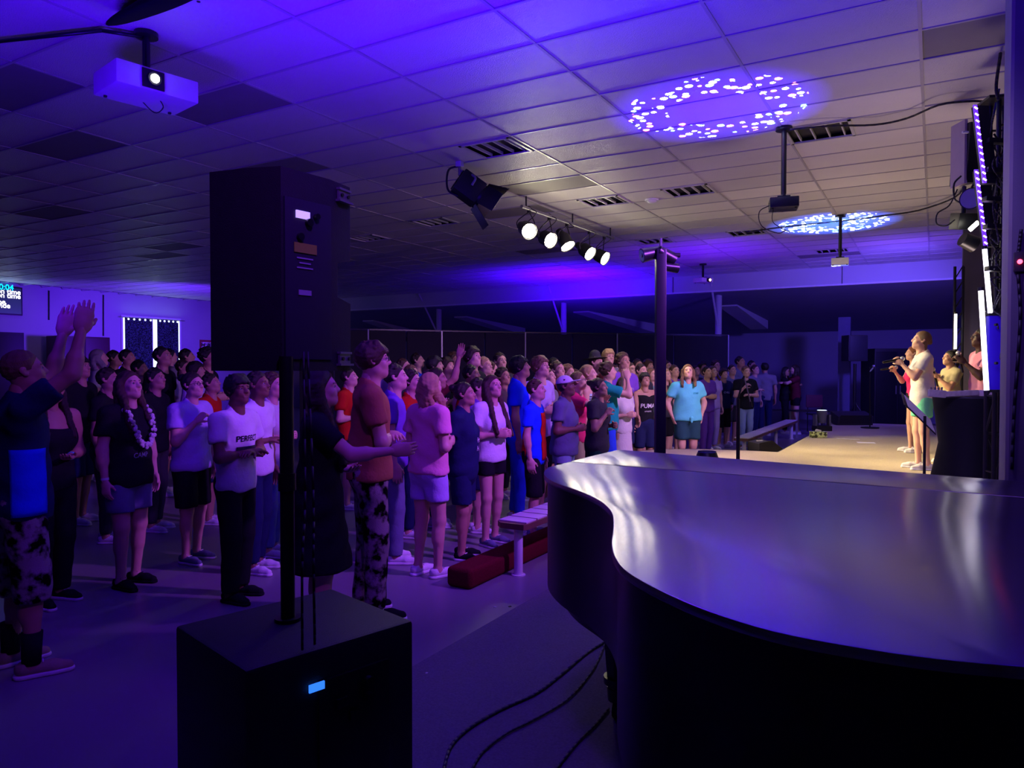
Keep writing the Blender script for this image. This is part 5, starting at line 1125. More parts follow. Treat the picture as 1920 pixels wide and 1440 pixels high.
        if top == 'hoodie': g.add((-.07, -.08, 1.45), (.07, -.08, 1.45), .05, .05, (1, 1, 1), .04)
        if top != 'strap' : g.add((0, -.01, 1.42), (0, -.005, 1.475), .072, .066, k=.03); g.sub((0, .035, 1.515), (0, .01, 1.57), .060, k=.012)
        if top == 'tank' : g.sub((0, .08, 1.46), (0, .05, 1.52), .085, k=.012)
        if top == 'strap': g.clip((0, 0, 1.325), (0, .0, 1))
        g.wave(.0055, 24, wd * 3); P['top'] = g.mesh()
        if top == 'strap':
            g = Field((-.2, -.2, 1.25), (.2, .25, 1.52), h * .7)
            for sg in (-1, 1):
                g.add((sg * .085, .10, 1.30), (sg * .095, .04, 1.455), .011); g.add((sg * .095, .04, 1.455), (sg * .09, -.09, 1.40), .011); g.add((sg * .09, -.09, 1.40), (sg * .08, -.12, 1.28), .011)
            P['straps'] = g.mesh()
    if bottom:
        g = Field((-.34, -.30, hem - .03), (.34, .30, 1.06), h); cl = [((0, 0, hem), (0, 0, -1)), ((0, 0, 1.02), (0, 0, 1))]
        g.add((0, .0, .93), (0, 0, 1.04), .158 * wt + .008, .132 * wt + .008, (1, .74, 1), .04, cl)
        for sg in (-1, 1): g.add((sg * .07, -.038, .92), (sg * .07, -.035, .90), .090 * (1 + (wt - 1) * .5), k=.04, clips=cl)
        for L in legs:
            if bottom == 'shorts':
                hp, kp, ap = L; g.add(hp, kp, .100 * (1 + (wt - 1) * .6), .092 * (1 + (wt - 1) * .5), k=.02, clips=cl)
                if hem < .49: g.add(kp, ap, .088, .08, k=.02, clips=cl)
            elif bottom == 'skirt': g.add((0, 0, .98), (0, 0, hem - .05), .15 * wt, .20 * wt, (1, .8, 1), .03, cl)
            else: leg(g, .012, .022, .030 if bottom == 'wide' else .018, L, cl, .02)
        g.wave(.003, 24, 1.0); P['bottom'] = g.mesh()
    return P
CACHE = {}
def rotz(a): c, s_ = math.cos(a), math.sin(a); return np.array(((c, -s_, 0), (s_, c, 0), (0, 0, 1)))
def rotx(a): c, s_ = math.cos(a), math.sin(a); return np.array(((1, 0, 0), (0, c, -s_), (0, s_, c)))
NPEOPLE = [0]; PLACED = []
def person(u, vtop, d, yaw, label, hair=('short', 'dark brown'), skin='fair', top=('tee', 'white'), bottom=('shorts', 'navy'), arms=('down', 'down'), w=1.0, fem=0, pitch=12, hyaw=0, hem=None, hemtop=None, sleeve='short', shoe='white', group=None, ground=0.0, extras=(), q=None, Hfix=None, gap=None, stance=.1, sole='white', socks=None, jit=0):
    if ground == 0:
        d0_ = d
        for k_ in range(40):
            d = d0_ + (.06 * ((k_ + 1) // 2)) * (1 if k_ % 2 else -1)
            pp_ = CAM + ray(u, vtop) * d
            if all((pp_.x - a_) ** 2 + (pp_.y - b_) ** 2 > (gap or (.50 if d < 12 else .6)) ** 2 for a_, b_ in PLACED): break
        PLACED.append((pp_.x, pp_.y))
    r = ray(u, vtop); ztop = (CAM + r * d).z; pos = CAM + r * d; Hh = ztop - ground
    if Hfix: Hh = Hfix
    Hh = min(2.0, max(1.2, Hh)); far = 1 if (q if q is not None else (d > 8.2)) else 0
    h = .0135 if d < 5.5 else (.0165 if d < 8.2 else .024)
    if hem is None: hem = {'shorts': .50, 'skirt': .5, 'pants': .10, 'wide': .08, None: 0}[bottom[0] if bottom else None]
    key = (round(Hh / 1.75, 1) if False else 0, fem, w, arms, top and top[0], sleeve, bottom and bottom[0], hem, h, hemtop, stance)
    if key not in CACHE: CACHE[key] = {'P': build_person(1.75, fem, w, arms[0], arms[1], top and top[0], sleeve, bottom and bottom[0], hem, h, hemtop, stance), 'me': {}}
    P = CACHE[key]['P']; ms = CACHE[key]['me']
    hp = math.radians(pitch); hy = math.radians(-hyaw); Rh = rotz(hy) @ rotx(hp); hc = np.array((0, .028, 1.630)); HS = .95
    bk = ('body', pitch, hyaw)
    mats_ = [skin_mat(skin), M_EYE, M_IRIS, hair_mat(hair[1] if hair[1] in HAIRC else 'dark brown'), M_LIP[skin]]
    if bk not in ms:
        pcs = [(P['body'][0], P['body'][1], 0)]
        for (V, Q, mi) in HEADS[(fem, far)]: pcs.append(xf((V, Q), Rh, hc, mi, HS))
        for (S, E, W, uu, l, cu, sg) in P['arms']:
            hm = HANDS[(cu, far)]; yv = l; zz = np.array((0, 1.0, 0)) if abs(l[1]) < .7 else np.array((0, 0, 1.0)); zz = zz - yv * zz.dot(yv); zz /= np.linalg.norm(zz)
            if sg > 0: xv = np.cross(yv, zz); VQ = hm
            else: xv = np.cross(yv, zz); VQ = hm
            # palm (+x of the hand) should face inwards
            if sg > 0 and True:
                R = np.stack((xv, yv, zz), 1)
                if xv[0] > 0: VQ = flipx(hm)
            else:
                R = np.stack((xv, yv, zz), 1)
                if xv[0] < 0: VQ = flipx(hm)
            pcs.append(xf(VQ, R, W, 0, 1.0 if not fem else .92))
        ms[bk] = mesh_from('person', pcs, mats_)
    me = ms[bk]; o = bpy.data.objects.new('person', me); COL.objects.link(o)
    for i, m in enumerate(mats_): o.material_slots[i].link = 'OBJECT'; o.material_slots[i].material = m
    s = Hh / 1.75; o.scale = (s, s, s)
    # face direction: yaw measured from 'facing the camera' towards picture right
    tocam = Vector((CAM.x - pos.x, CAM.y - pos.y, 0)).normalized(); a = math.atan2(tocam.y, tocam.x) + math.radians(yaw)
    rz = a - PI / 2; o.rotation_euler = (0, 0, rz)
    Rz = rotz(rz); hoff = Rz @ np.array((0, .028 * s, 0)); o.location = (pos.x - hoff[0], pos.y - hoff[1], ground)
    tag(o, label, 'person', group)
    def child(name, key2, VQ, m, lab=None):
        if key2 not in ms: ms[key2] = mesh_from(name, [(VQ[0], VQ[1], 0)], [m])
        c = bpy.data.objects.new(name, ms[key2]); COL.objects.link(c); c.parent = o; c.material_slots[0].link = 'OBJECT'; c.material_slots[0].material = m
        return c
    nmt = {'tee': 'shirt', 'tank': 'tank_top', 'strap': 'strappy_top', 'dress': 'dress', 'hoodie': 'hoodie', 'long': 'shirt', 'blouse': 'blouse'}
    if top: tp_ = child(nmt[top[0]], 'top', P['top'], cloth_mat(top[1]))
    if top and 'straps' in P: child('shoulder_straps', 'straps', P['straps'], cloth_mat(top[1]))
    if bottom: child({'shorts': 'shorts', 'skirt': 'skirt', 'pants': 'trousers', 'wide': 'trousers'}[bottom[0]], 'bottom', P['bottom'], cloth_mat(bottom[1]))
    R4 = Matrix(Rh.tolist()).to_4x4()
    if hair[0] != 'bald':
        c = bpy.data.objects.new('hair', hair_mesh(hair[0], far)); COL.objects.link(c); c.parent = o; c.matrix_local = Matrix.Translation(hc) @ R4 @ Matrix.Scale(HS, 4)
        c.material_slots[0].link = 'OBJECT'; c.material_slots[0].material = hair_mat(hair[1])
    if 1:
        ky = (shoe, sole)
        if ky not in SHOE_ME: SHOE_ME[ky] = mesh_from('shoe', SHOE, [cloth_mat(shoe), cloth_mat(sole)])
        for sg in (-1, 1):
            c = bpy.data.objects.new('shoe', SHOE_ME[ky]); COL.objects.link(c); c.parent = o; c.location = (sg * stance, -.01 + (.03 if sg > 0 else -.03), 0); c.rotation_euler = (0, 0, -sg * .15)
    def hp_(x, y, z): return Matrix.Translation(hc) @ R4 @ Matrix.Scale(HS, 4) @ Matrix.Translation((x, y, z))
    for e in extras:
        if e == 'glasses':
            bm = B()
            for sg in (-1, 1):
                n = 14; pts = [Vector((sg * .033 + .021 * math.cos(2 * PI * k / n), .1 + 0 * k, .0 + .016 * math.sin(2 * PI * k / n))) for k in range(n + 1)]; add_path(bm, pts, .0022, 5); add_path(bm, [Vector((sg * .053, .1, .004)), Vector((sg * .078, .07, .006)), Vector((sg * .082, -.01, .002))], .002, 5)
            add_path(bm, [Vector((-.012, .103, .002)), Vector((.012, .103, .002))], .002, 5)
            c = obj('glasses', bm, mat('dark_frame', (.03, .03, .035), .3, spec=.7), o, 180); c.matrix_local = Matrix.Translation(hc) @ R4 @ Matrix.Scale(HS, 4)
        elif e[0] == 'cap':
            f = Field((-.14, -.15, 0), (.14, .24, .18), .008); f.add((0, -.012, .04), (0, -.012, .04), .108, .108, (.88, 1.03, 1), .01, [((0, 0, .045), (0, -.15, -1))]); f.add((0, .06, .05), (0, .15, .044), .07, .06, (1, 1, .12), .012)
            c = bpy.data.objects.new('cap', mesh_from('cap', [(*f.mesh(), 0)], [cloth_mat(e[1])])); COL.objects.link(c); c.parent = o; c.matrix_local = Matrix.Translation(hc) @ R4 @ Matrix.Scale(HS, 4)
        elif e[0] == 'hat':
            f = Field((-.22, -.22, 0), (.22, .22, .2), .009); f.add((0, -.012, .06), (0, -.012, .11), .098, .085, (.88, 1.03, 1), .02, [((0, 0, .055), (0, 0, -1))]); f.add((0, -.01, .062), (0, -.01, .062), .19, .19, (1, 1, .06), .015)
            c = bpy.data.objects.new('hat', mesh_from('hat', [(*f.mesh(), 0)], [cloth_mat(e[1])])); COL.objects.link(c); c.parent = o; c.matrix_local = Matrix.Translation(hc) @ R4 @ Matrix.Scale(HS, 4)
        elif e[0] == 'text':
            # letters laid onto the cloth by casting them back against it
            from mathutils.bvhtree import BVHTree
            V, Q = P['top']; bv = BVHTree.FromPolygons([tuple(v) for v in V], [tuple(int(x) for x in qq) for qq in Q])
            _, s_, size, z, colr, xo = e; tm = text_mesh(s_, size); bm = B(); bm.from_mesh(tm); bmesh.ops.subdivide_edges(bm, edges=bm.edges[:], cuts=1)
            bmesh.ops.triangulate(bm, faces=bm.faces[:])
            for v in bm.verts:
                x_, z_ = -v.co.x + xo, v.co.y + z; hit = bv.ray_cast(Vector((x_, .6, z_)), Vector((0, -1, 0))); v.co = (x_, (hit[0].y if hit[0] else .12) + .006, z_)
            obj('shirt_print', bm, cloth_mat(colr), o)
        elif e[0] == 'patch':   # coloured panel following the shirt front: (patch, x0,x1,z0,z1,colour,name,frontback)
            from mathutils.bvhtree import BVHTree
            V, Q = P[e[8] if len(e) > 8 else 'top']; bv = BVHTree.FromPolygons([tuple(v) for v in V], [tuple(int(x) for x in qq) for qq in Q])
            _, x0, x1, z0, z1, colr, nm, dirn = e[:8]; bm = B(); nx_, nz_ = 14, 14; G = []; bad = set()
            for i in range(nx_ + 1):
                row = []
                for j in range(nz_ + 1):
                    X_, Z_ = x0 + (x1 - x0) * i / nx_, z0 + (z1 - z0) * j / nz_
                    if dirn == 'y': hit = bv.ray_cast(Vector((X_, .6, Z_)), Vector((0, -1, 0))); p = Vector((X_, (hit[0].y if hit[0] else .1) + .005, Z_))
                    elif dirn == '-y': hit = bv.ray_cast(Vector((X_, -.6, Z_)), Vector((0, 1, 0))); p = Vector((X_, (hit[0].y if hit[0] else -.1) - .005, Z_))
                    else: hit = bv.ray_cast(Vector((.6 * dirn, X_, Z_)), Vector((-dirn, 0, 0))); p = Vector(((hit[0].x if hit[0] else .2 * dirn) + .005 * dirn, X_, Z_))
                    row.append(bm.verts.new(p))
                    if not hit[0]: bad.add(row[-1])
                G.append(row)
            for i in range(nx_):
                for j in range(nz_):
                    fv = (G[i][j], G[i + 1][j], G[i + 1][j + 1], G[i][j + 1])
                    if not any(v in bad for v in fv): bm.faces.new(fv)
            bmesh.ops.delete(bm, geom=[v for v in bm.verts if not v.link_faces], context='VERTS')
            bmesh.ops.solidify(bm, geom=bm.faces[:], thickness=.003); obj(nm, bm, cloth_mat(colr), o, 180)
        elif e[0] == 'socks':
            for sg in (-1, 1):
                bm = B(); yy_ = -.01 + (.03 if sg > 0 else -.03); add_tube(bm, (sg * stance, yy_, .07), (sg * stance, yy_ + .005, e[2]), .046, .052, 18)
                c = obj('sock', bm, cloth_mat(e[1]), o, 180)
        elif e[0] == 'lei':
            bm = B(); n = 34; r2 = random.Random(3)
            for k in range(n):
                t = k / (n - 1); x_ = math.cos(PI * t) * .105 * (1 if 1 else 1); z_ = 1.45 - .30 * math.sin(PI * t); y_ = .085 + .115 * math.sin(PI * t) ** .5
                for j in range(3): add_ball(bm, (x_ + r2.uniform(-.014, .014), y_ + r2.uniform(-.006, .02), z_ + r2.uniform(-.014, .014)), r2.uniform(.012, .02), (1, .7, 1), 6, 4)
            obj('flower_lei', bm, cloth_mat('off-white'), o)
        elif e[0] == 'waist':
            f = Field((-.3, -.25, .80), (.3, .3, 1.12), .012); f.add((0, 0, .97), (0, 0, 1.0), .190 * w, .186 * w, (1, .80, 1), .02, [((0, 0, .90), (0, 0, -1)), ((0, 0, 1.08), (0, 0, 1))]); f.add((0, .13, 1.0), (0, .15, .93), .045, .03, k=.02); f.wave(.004, 30)
            c = bpy.data.objects.new('tied_cloth', mesh_from('tied_cloth', [(*f.mesh(), 0)], [cloth_mat(e[1])])); COL.objects.link(c); c.parent = o
        elif e[0] == 'knot':
            bm = B(); add_ball(bm, (.0, .185, .92), .03, (1, .8, 1)); add_ball(bm, (.0, .19, .885), .024, (.9, .6, 1.6)); obj('tied_knot', bm, cloth_mat(e[1]), o, 180)
        elif e[0] == 'band':
            i_ = 0 if e[1] == 'R' else 1; S, E, W, uu, l, cu, sg = P['arms'][i_]; bm = B(); add_tube(bm, W - l * .03, W - l * .012, .031, .030, 14); obj('wristband', bm, cloth_mat(e[2]), o, 40)
        elif e[0] == 'hold':    # place marker: returns world position of a hand for held things
            pass
    M4 = Matrix.LocRotScale(o.location, Euler((0, 0, rz)), Vector((s, s, s)))
    NPEOPLE[0] += 1
    return o, M4, P
# ------------------------------------------------------------------ the crowd, singers
def handpos(M4, P, i, fwd=.07):
    S, E, W, uu, l, cu, sg = P['arms'][i]; return M4 @ Vector(W + l * fwd)
L = person
# foreground left
L(46, 655, 3.9, 98, 'person at far left edge, both arms raised, in a dark blue-sided shirt', ('buzz', 'light brown'), 'tan', ('tee', 'navy'), ('shorts', 'camo'), ('up2', 'up2'), 1.08, 0, 14, hem=.40, shoe='khaki', extras=(('socks', 'black', .24), ('patch', -.07, .10, .87, 1.22, 'bright blue', 'blue_side_panel', 1)), stance=.13, sleeve='short', hemtop=.84)
L(96, 697, 5.0, 35, 'person in a low-cut black strappy top behind the far-left person with raised arms', ('long', 'dark brown'), 'tan', ('strap', 'black'), ('wide', 'black'), ('down', 'belly'), 1.05, 1, 8, shoe='black', extras=(('band', 'L', 'turquoise'),))
o, M4, P = L(243, 695, 5.35, 42, 'person with long hair wearing a pale flower lei over a black printed shirt', ('long', 'brown'), 'fair', ('tee', 'black'), ('shorts', 'slate'), ('down', 'down'), 1.12, 1, 14, hem=.62, hemtop=.83, shoe='black', sole='black', extras=(('lei',), ('text', 'CAMP', .055, 1.07, 'slate', 0), ('band', 'R', 'white')))
L(362, 698, 6.1, 48, 'person with glasses in a pale violet shirt with one hand at the chest', ('bun', 'dark brown'), 'fair', ('tee', 'lavender'), ('shorts', 'black'), ('chest', 'down'), 1.1, 1, 10, hem=.52, extras=('glasses',), shoe='slate')
L(446, 703, 5.1, 52, 'youth with crossed arms in a white lettered shirt and black trousers below the tall loudspeaker', ('mop', 'black'), 'brown', ('tee', 'white'), ('wide', 'black'), ('cross', 'cross'), .96, 0, 10, shoe='black', sole='black', extras=(('text', 'PERFECT', .062, 1.26, 'black', 0.0), ('patch', -.11, .11, 1.15, 1.20, 'charcoal', 'print_bar', 'y')), hyaw=12)
L(484, 696, 5.8, 60, 'person in a plain white shirt right behind the youth with crossed arms', ('short', 'dark brown'), 'brown', ('tee', 'white'), ('pants', 'navy'), ('cross', 'down'), 1.0, 0, 10)
L(512, 700, 6.3, 62, 'person in a pale printed shirt seen just left of the loudspeaker pole', ('curly', 'brown'), 'fair', ('tee', 'off-white'), ('pants', 'denim'), ('clasp', 'clasp'), .95, 1, 10)
L(604, 693, 4.25, 88, 'person with long dark hair in black swinging an arm behind the loudspeaker cables', ('verylong', 'dark brown'), 'fair', ('dress', 'black'), None, ('reach', 'belly'), 1.12, 1, 10, hemtop=.50, shoe='black', sole='black')
L(700, 641, 4.75, 96, 'tall person with glasses in a rust brown shirt and camouflage trousers, hands folded', ('mop', 'brown'), 'fair', ('tee', 'rust'), ('wide', 'camo'), ('cross', 'cross'), 1.04, 0, 8, hemtop=.89, shoe='black', extras=('glasses',), stance=.11)
L(742, 682, 6.1, 88, 'person in profile with an earring and violet shirt in front of the red sleeve', ('short', 'dark brown'), 'fair', ('tee', 'purple'), ('wide', 'slate'), ('down', 'down'), .95, 0, 10)
L(772, 694, 7.0, 70, 'person in a red long-sleeved top clapping hands, behind the person in violet', ('curly', 'dark brown'), 'fair', ('long', 'red'), ('pants', 'navy'), ('clap', 'clap'), 1.0, 1, 10, sleeve='long')
L(808, 699, 5.75, 128, 'person with wavy blond hair and a pale pink shirt seen from behind', ('curlylong', 'blond'), 'fair', ('tee', 'pink'), ('shorts', 'lavender'), ('clasp', 'clasp'), 1.12, 1, 10, hem=.66, hemtop=.90)
L(872, 717, 6.2, 72, 'person with tied dark hair in an oversized navy lettered shirt and black sneakers', ('bun', 'dark brown'), 'tan', ('tee', 'navy'), ('shorts', 'navy'), ('back', 'back'), 1.14, 1, 12, hem=.56, hemtop=.70, shoe='black', extras=(('text', 'Pray', .07, 1.18, 'white', -.03), ('text', 'Hope', .07, 1.10, 'white', -.03)))
L(924, 703, 6.5, 46, 'person with very long brown hair in a white puffed blouse and black shorts trimmed white', ('verylong', 'brown'), 'fair', ('blouse', 'white'), ('shorts', 'black'), ('clasp', 'clasp'), .95, 1, 14, hem=.73, hemtop=.87, shoe='slate')
L(820, 690, 7.3, 82, 'person in a maroon shirt raising one arm high above the crowd', ('bun', 'dark brown'), 'tan', ('tee', 'maroon'), ('pants', 'navy'), ('down', 'raise'), 1.0, 1, 8)
L(1006, 711, 6.9, 74, 'boy in a blue and red football jersey beside the piano tail', ('short', 'brown'), 'fair', ('tee', 'bright blue'), ('shorts', 'black'), ('down', 'down'), .92, 0, 10, hem=.46, hemtop=.80, extras=(('patch', -.14, -.05, .83, 1.22, 'red', 'red_panel', 1), ('patch', -.13, .09, .86, 1.38, 'red', 'red_panel', 'y')), shoe='slate')
L(1062, 706, 7.5, 76, 'person in a white cap and slate shirt with folded hands at the piano tail', ('short', 'dark brown'), 'brown', ('tee', 'slate'), ('pants', 'light denim'), ('clasp', 'clasp'), 1.2, 1, 14, extras=(('cap', 'white'),), hemtop=.84)
L(975, 668, 7.7, 88, 'tall dark-haired youth in a bright blue shirt looking up, left of the light-haired youth', ('mop', 'black'), 'tan', ('tee', 'bright blue'), ('pants', 'blue'), ('down', 'down'), 1.0, 0, 16)
L(1014, 668, 8.0, 56, 'light-haired youth in a pale grey shirt behind the blue and red jersey', ('mop', 'light brown'), 'fair', ('tee', 'lavender'), ('shorts', 'black'), ('clasp', 'clasp'), 1.0, 0, 14)
L(1046, 677, 9.3, 50, 'person in a maroon shirt right of the light-haired youth', ('short', 'brown'), 'fair', ('tee', 'maroon'), ('shorts', 'grey'), ('down', 'down'), 1.0, 0, 12)
L(1085, 697, 8.0, 78, 'person in a hot pink top with hands at the chin beside the white cap', ('ponytail', 'light brown'), 'fair', ('tee', 'hot pink'), ('shorts', 'khaki'), ('face', 'clap'), .95, 1, 14, extras=('glasses',))
L(1104, 684, 9.2, 84, 'blond person in a striped tank top left of the teal shirt', ('ponytail', 'blond'), 'fair', ('tank', 'striped'), ('shorts', 'black'), ('down', 'back'), .92, 1, 12)
L(1124, 709, 8.6, 72, 'dark-haired person in a charcoal shirt with raised fists in front of the teal shirt', ('bun', 'dark brown'), 'tan', ('tee', 'charcoal'), ('shorts', 'dark green'), ('chest', 'clasp'), 1.1, 1, 14, hem=.42, hemtop=.82)
L(1141, 680, 9.4, 98, 'person in a teal shirt and navy shorts with hands held to the face', ('curly', 'brown'), 'fair', ('tee', 'teal'), ('shorts', 'blue'), ('face', 'face'), 1.14, 0, 10, hem=.42, hemtop=.86)
L(1141, 655, 11.8, 28, 'tall blond youth standing high behind the teal shirt', ('mop', 'blond'), 'fair', ('tee', 'grey'), ('shorts', 'navy'), ('down', 'down'), 1.0, 0, 10)
L(1169, 662, 10.4, 42, 'tall curly-haired youth in a purple shirt with a pale lanyard print', ('curly', 'brown'), 'tan', ('tee', 'purple'), ('shorts', 'navy'), ('down', 'down'), 1.05, 0, 14, extras=(('text', 'YOUTH', .05, 1.26, 'lavender', -.03),))
L(1118, 664, 10.8, 60, 'person in a dark brimmed hat behind the teal shirt', ('short', 'brown'), 'fair', ('tee', 'maroon'), ('shorts', 'navy'), ('down', 'down'), 1.0, 0, 6, extras=(('hat', 'charcoal'),))
L(1170, 706, 9.4, 48, 'small person in a pale dress with folded hands between teal shirt and black tank top', ('shoulder', 'dark brown'), 'fair', ('blouse', 'off-white'), ('skirt', 'off-white'), ('clasp', 'clasp'), .9, 1, 14, hem=.55)
L(1209, 699, 10.0, 26, 'person in a black lettered tank top and navy shorts left of the lamp tower', ('mop', 'black'), 'tan', ('tank', 'black'), ('shorts', 'navy'), ('fist', 'fist'), 1.08, 0, 16, hem=.50, hemtop=.78, extras=(('text', 'PUMA', .10, 1.20, 'white', -.02), ('text', 'ATHLETIC', .03, 1.11, 'white', -.02)))
L(1203, 682, 11.2, 46, 'dark-haired person behind the black lettered tank top', ('short', 'dark brown'), 'fair', ('tee', 'charcoal'), ('shorts', 'navy'), ('down', 'down'), 1, 0, 12)
L(1183, 680, 12.2, 40, 'person with glasses between the purple shirt and the black tank top', ('short', 'brown'), 'fair', ('tee', 'lavender'), ('shorts', 'navy'), ('down', 'down'), 1, 0, 10, extras=('glasses',))
L(1222, 690, 11.0, 52, 'light-haired person in a pale blue top just left of the lamp tower', ('shoulder', 'light brown'), 'fair', ('tee', 'light denim'), ('shorts', 'navy'), ('clasp', 'clasp'), 1, 1, 12)
L(1249, 691, 12.4, 50, 'blond person half hidden right behind the lamp tower', ('long', 'blond'), 'fair', ('tee', 'charcoal'), ('shorts', 'black'), ('down', 'down'), 1.0, 1, 12)
L(1265, 684, 13.0, 40, 'dim person in violet between the lamp tower and the turquoise shirt', ('short', 'brown'), 'fair', ('tee', 'purple'), ('shorts', 'black'), ('down', 'down'), 1, 0, 12)
L(1290, 683, 10.9, 22, 'smiling person with long wavy hair in a knotted turquoise shirt, hands in pockets', ('curlylong', 'light brown'), 'fair', ('tee', 'turquoise'), ('shorts', 'dark teal'), ('pocket', 'pocket'), 1.28, 1, 18, hem=.58, hemtop=.88, extras=(('knot', 'turquoise'), ('text', 'STAFF', .035, 1.30, 'teal', -.08)), hyaw=14)
L(1326, 687, 13.6, 44, 'dark-haired person in a purple top with joined hands right of the turquoise shirt', ('short', 'dark brown'), 'fair', ('tee', 'purple'), ('pants', 'purple'), ('clasp', 'clasp'), 1.0, 1, 16)
L(1337, 686, 14.4, 40, 'person in lavender behind the purple top', ('shoulder', 'brown'), 'fair', ('tee', 'lavender'), ('pants', 'lavender'), ('down', 'down'), 1.0, 1, 12)
L(1357, 691, 14.2, 36, 'boy in a navy hoodie with a small white chest print', ('mop', 'dark brown'), 'fair', ('hoodie', 'navy'), ('shorts', 'black'), ('pocket', 'pocket'), .98, 0, 14, sleeve='long', hem=.45, extras=(('text', 'CHILL', .06, 1.22, 'white', -.02),))
L(1373, 684, 15.4, 38, 'person in a slate top and white sneakers behind the navy hoodie', ('short', 'dark brown'), 'fair', ('tee', 'slate'), ('shorts', 'charcoal'), ('down', 'down'), 1, 0, 12)
L(1388, 668, 16.2, 60, 'tallest person in grey-violet at the right end of the crowd', ('short', 'black'), 'tan', ('tee', 'slate'), ('shorts', 'black'), ('down', 'down'), 1, 0, 12)
L(1399, 686, 14.6, 34, 'person in a black shirt and pale trousers behind the microphone stand', ('short', 'light brown'), 'fair', ('tee', 'black'), ('pants', 'light denim'), ('chest', 'cross'), 1.0, 0, 6)
L(1416, 684, 17.0, 60, 'dim person with white sleeves right of the black shirt', ('short', 'brown'), 'fair', ('tee', 'grey'), ('wide', 'navy'), ('cross', 'down'), 1, 0, 10)
L(1434, 681, 17.4, 200, 'dim person in a white shirt and dark overalls seen from behind', ('mop', 'black'), 'tan', ('tee', 'grey'), ('wide', 'navy'), ('down', 'down'), 1, 0, 5)
L(1474, 688, 18.1, 84, 'left person of the hugging pair in the dark corner', ('long', 'black'), 'tan', ('tee', 'black'), ('pants', 'black'), ('hug', 'hug'), .95, 1, 0, hyaw=20, gap=.2)
L(1490, 684, 18.0, -78, 'right person of the hugging pair, in shorts and white sneakers', ('long', 'dark brown'), 'fair', ('tee', 'maroon'), ('shorts', 'black'), ('hug', 'hug'), .95, 1, 0, hem=.72, gap=.2)
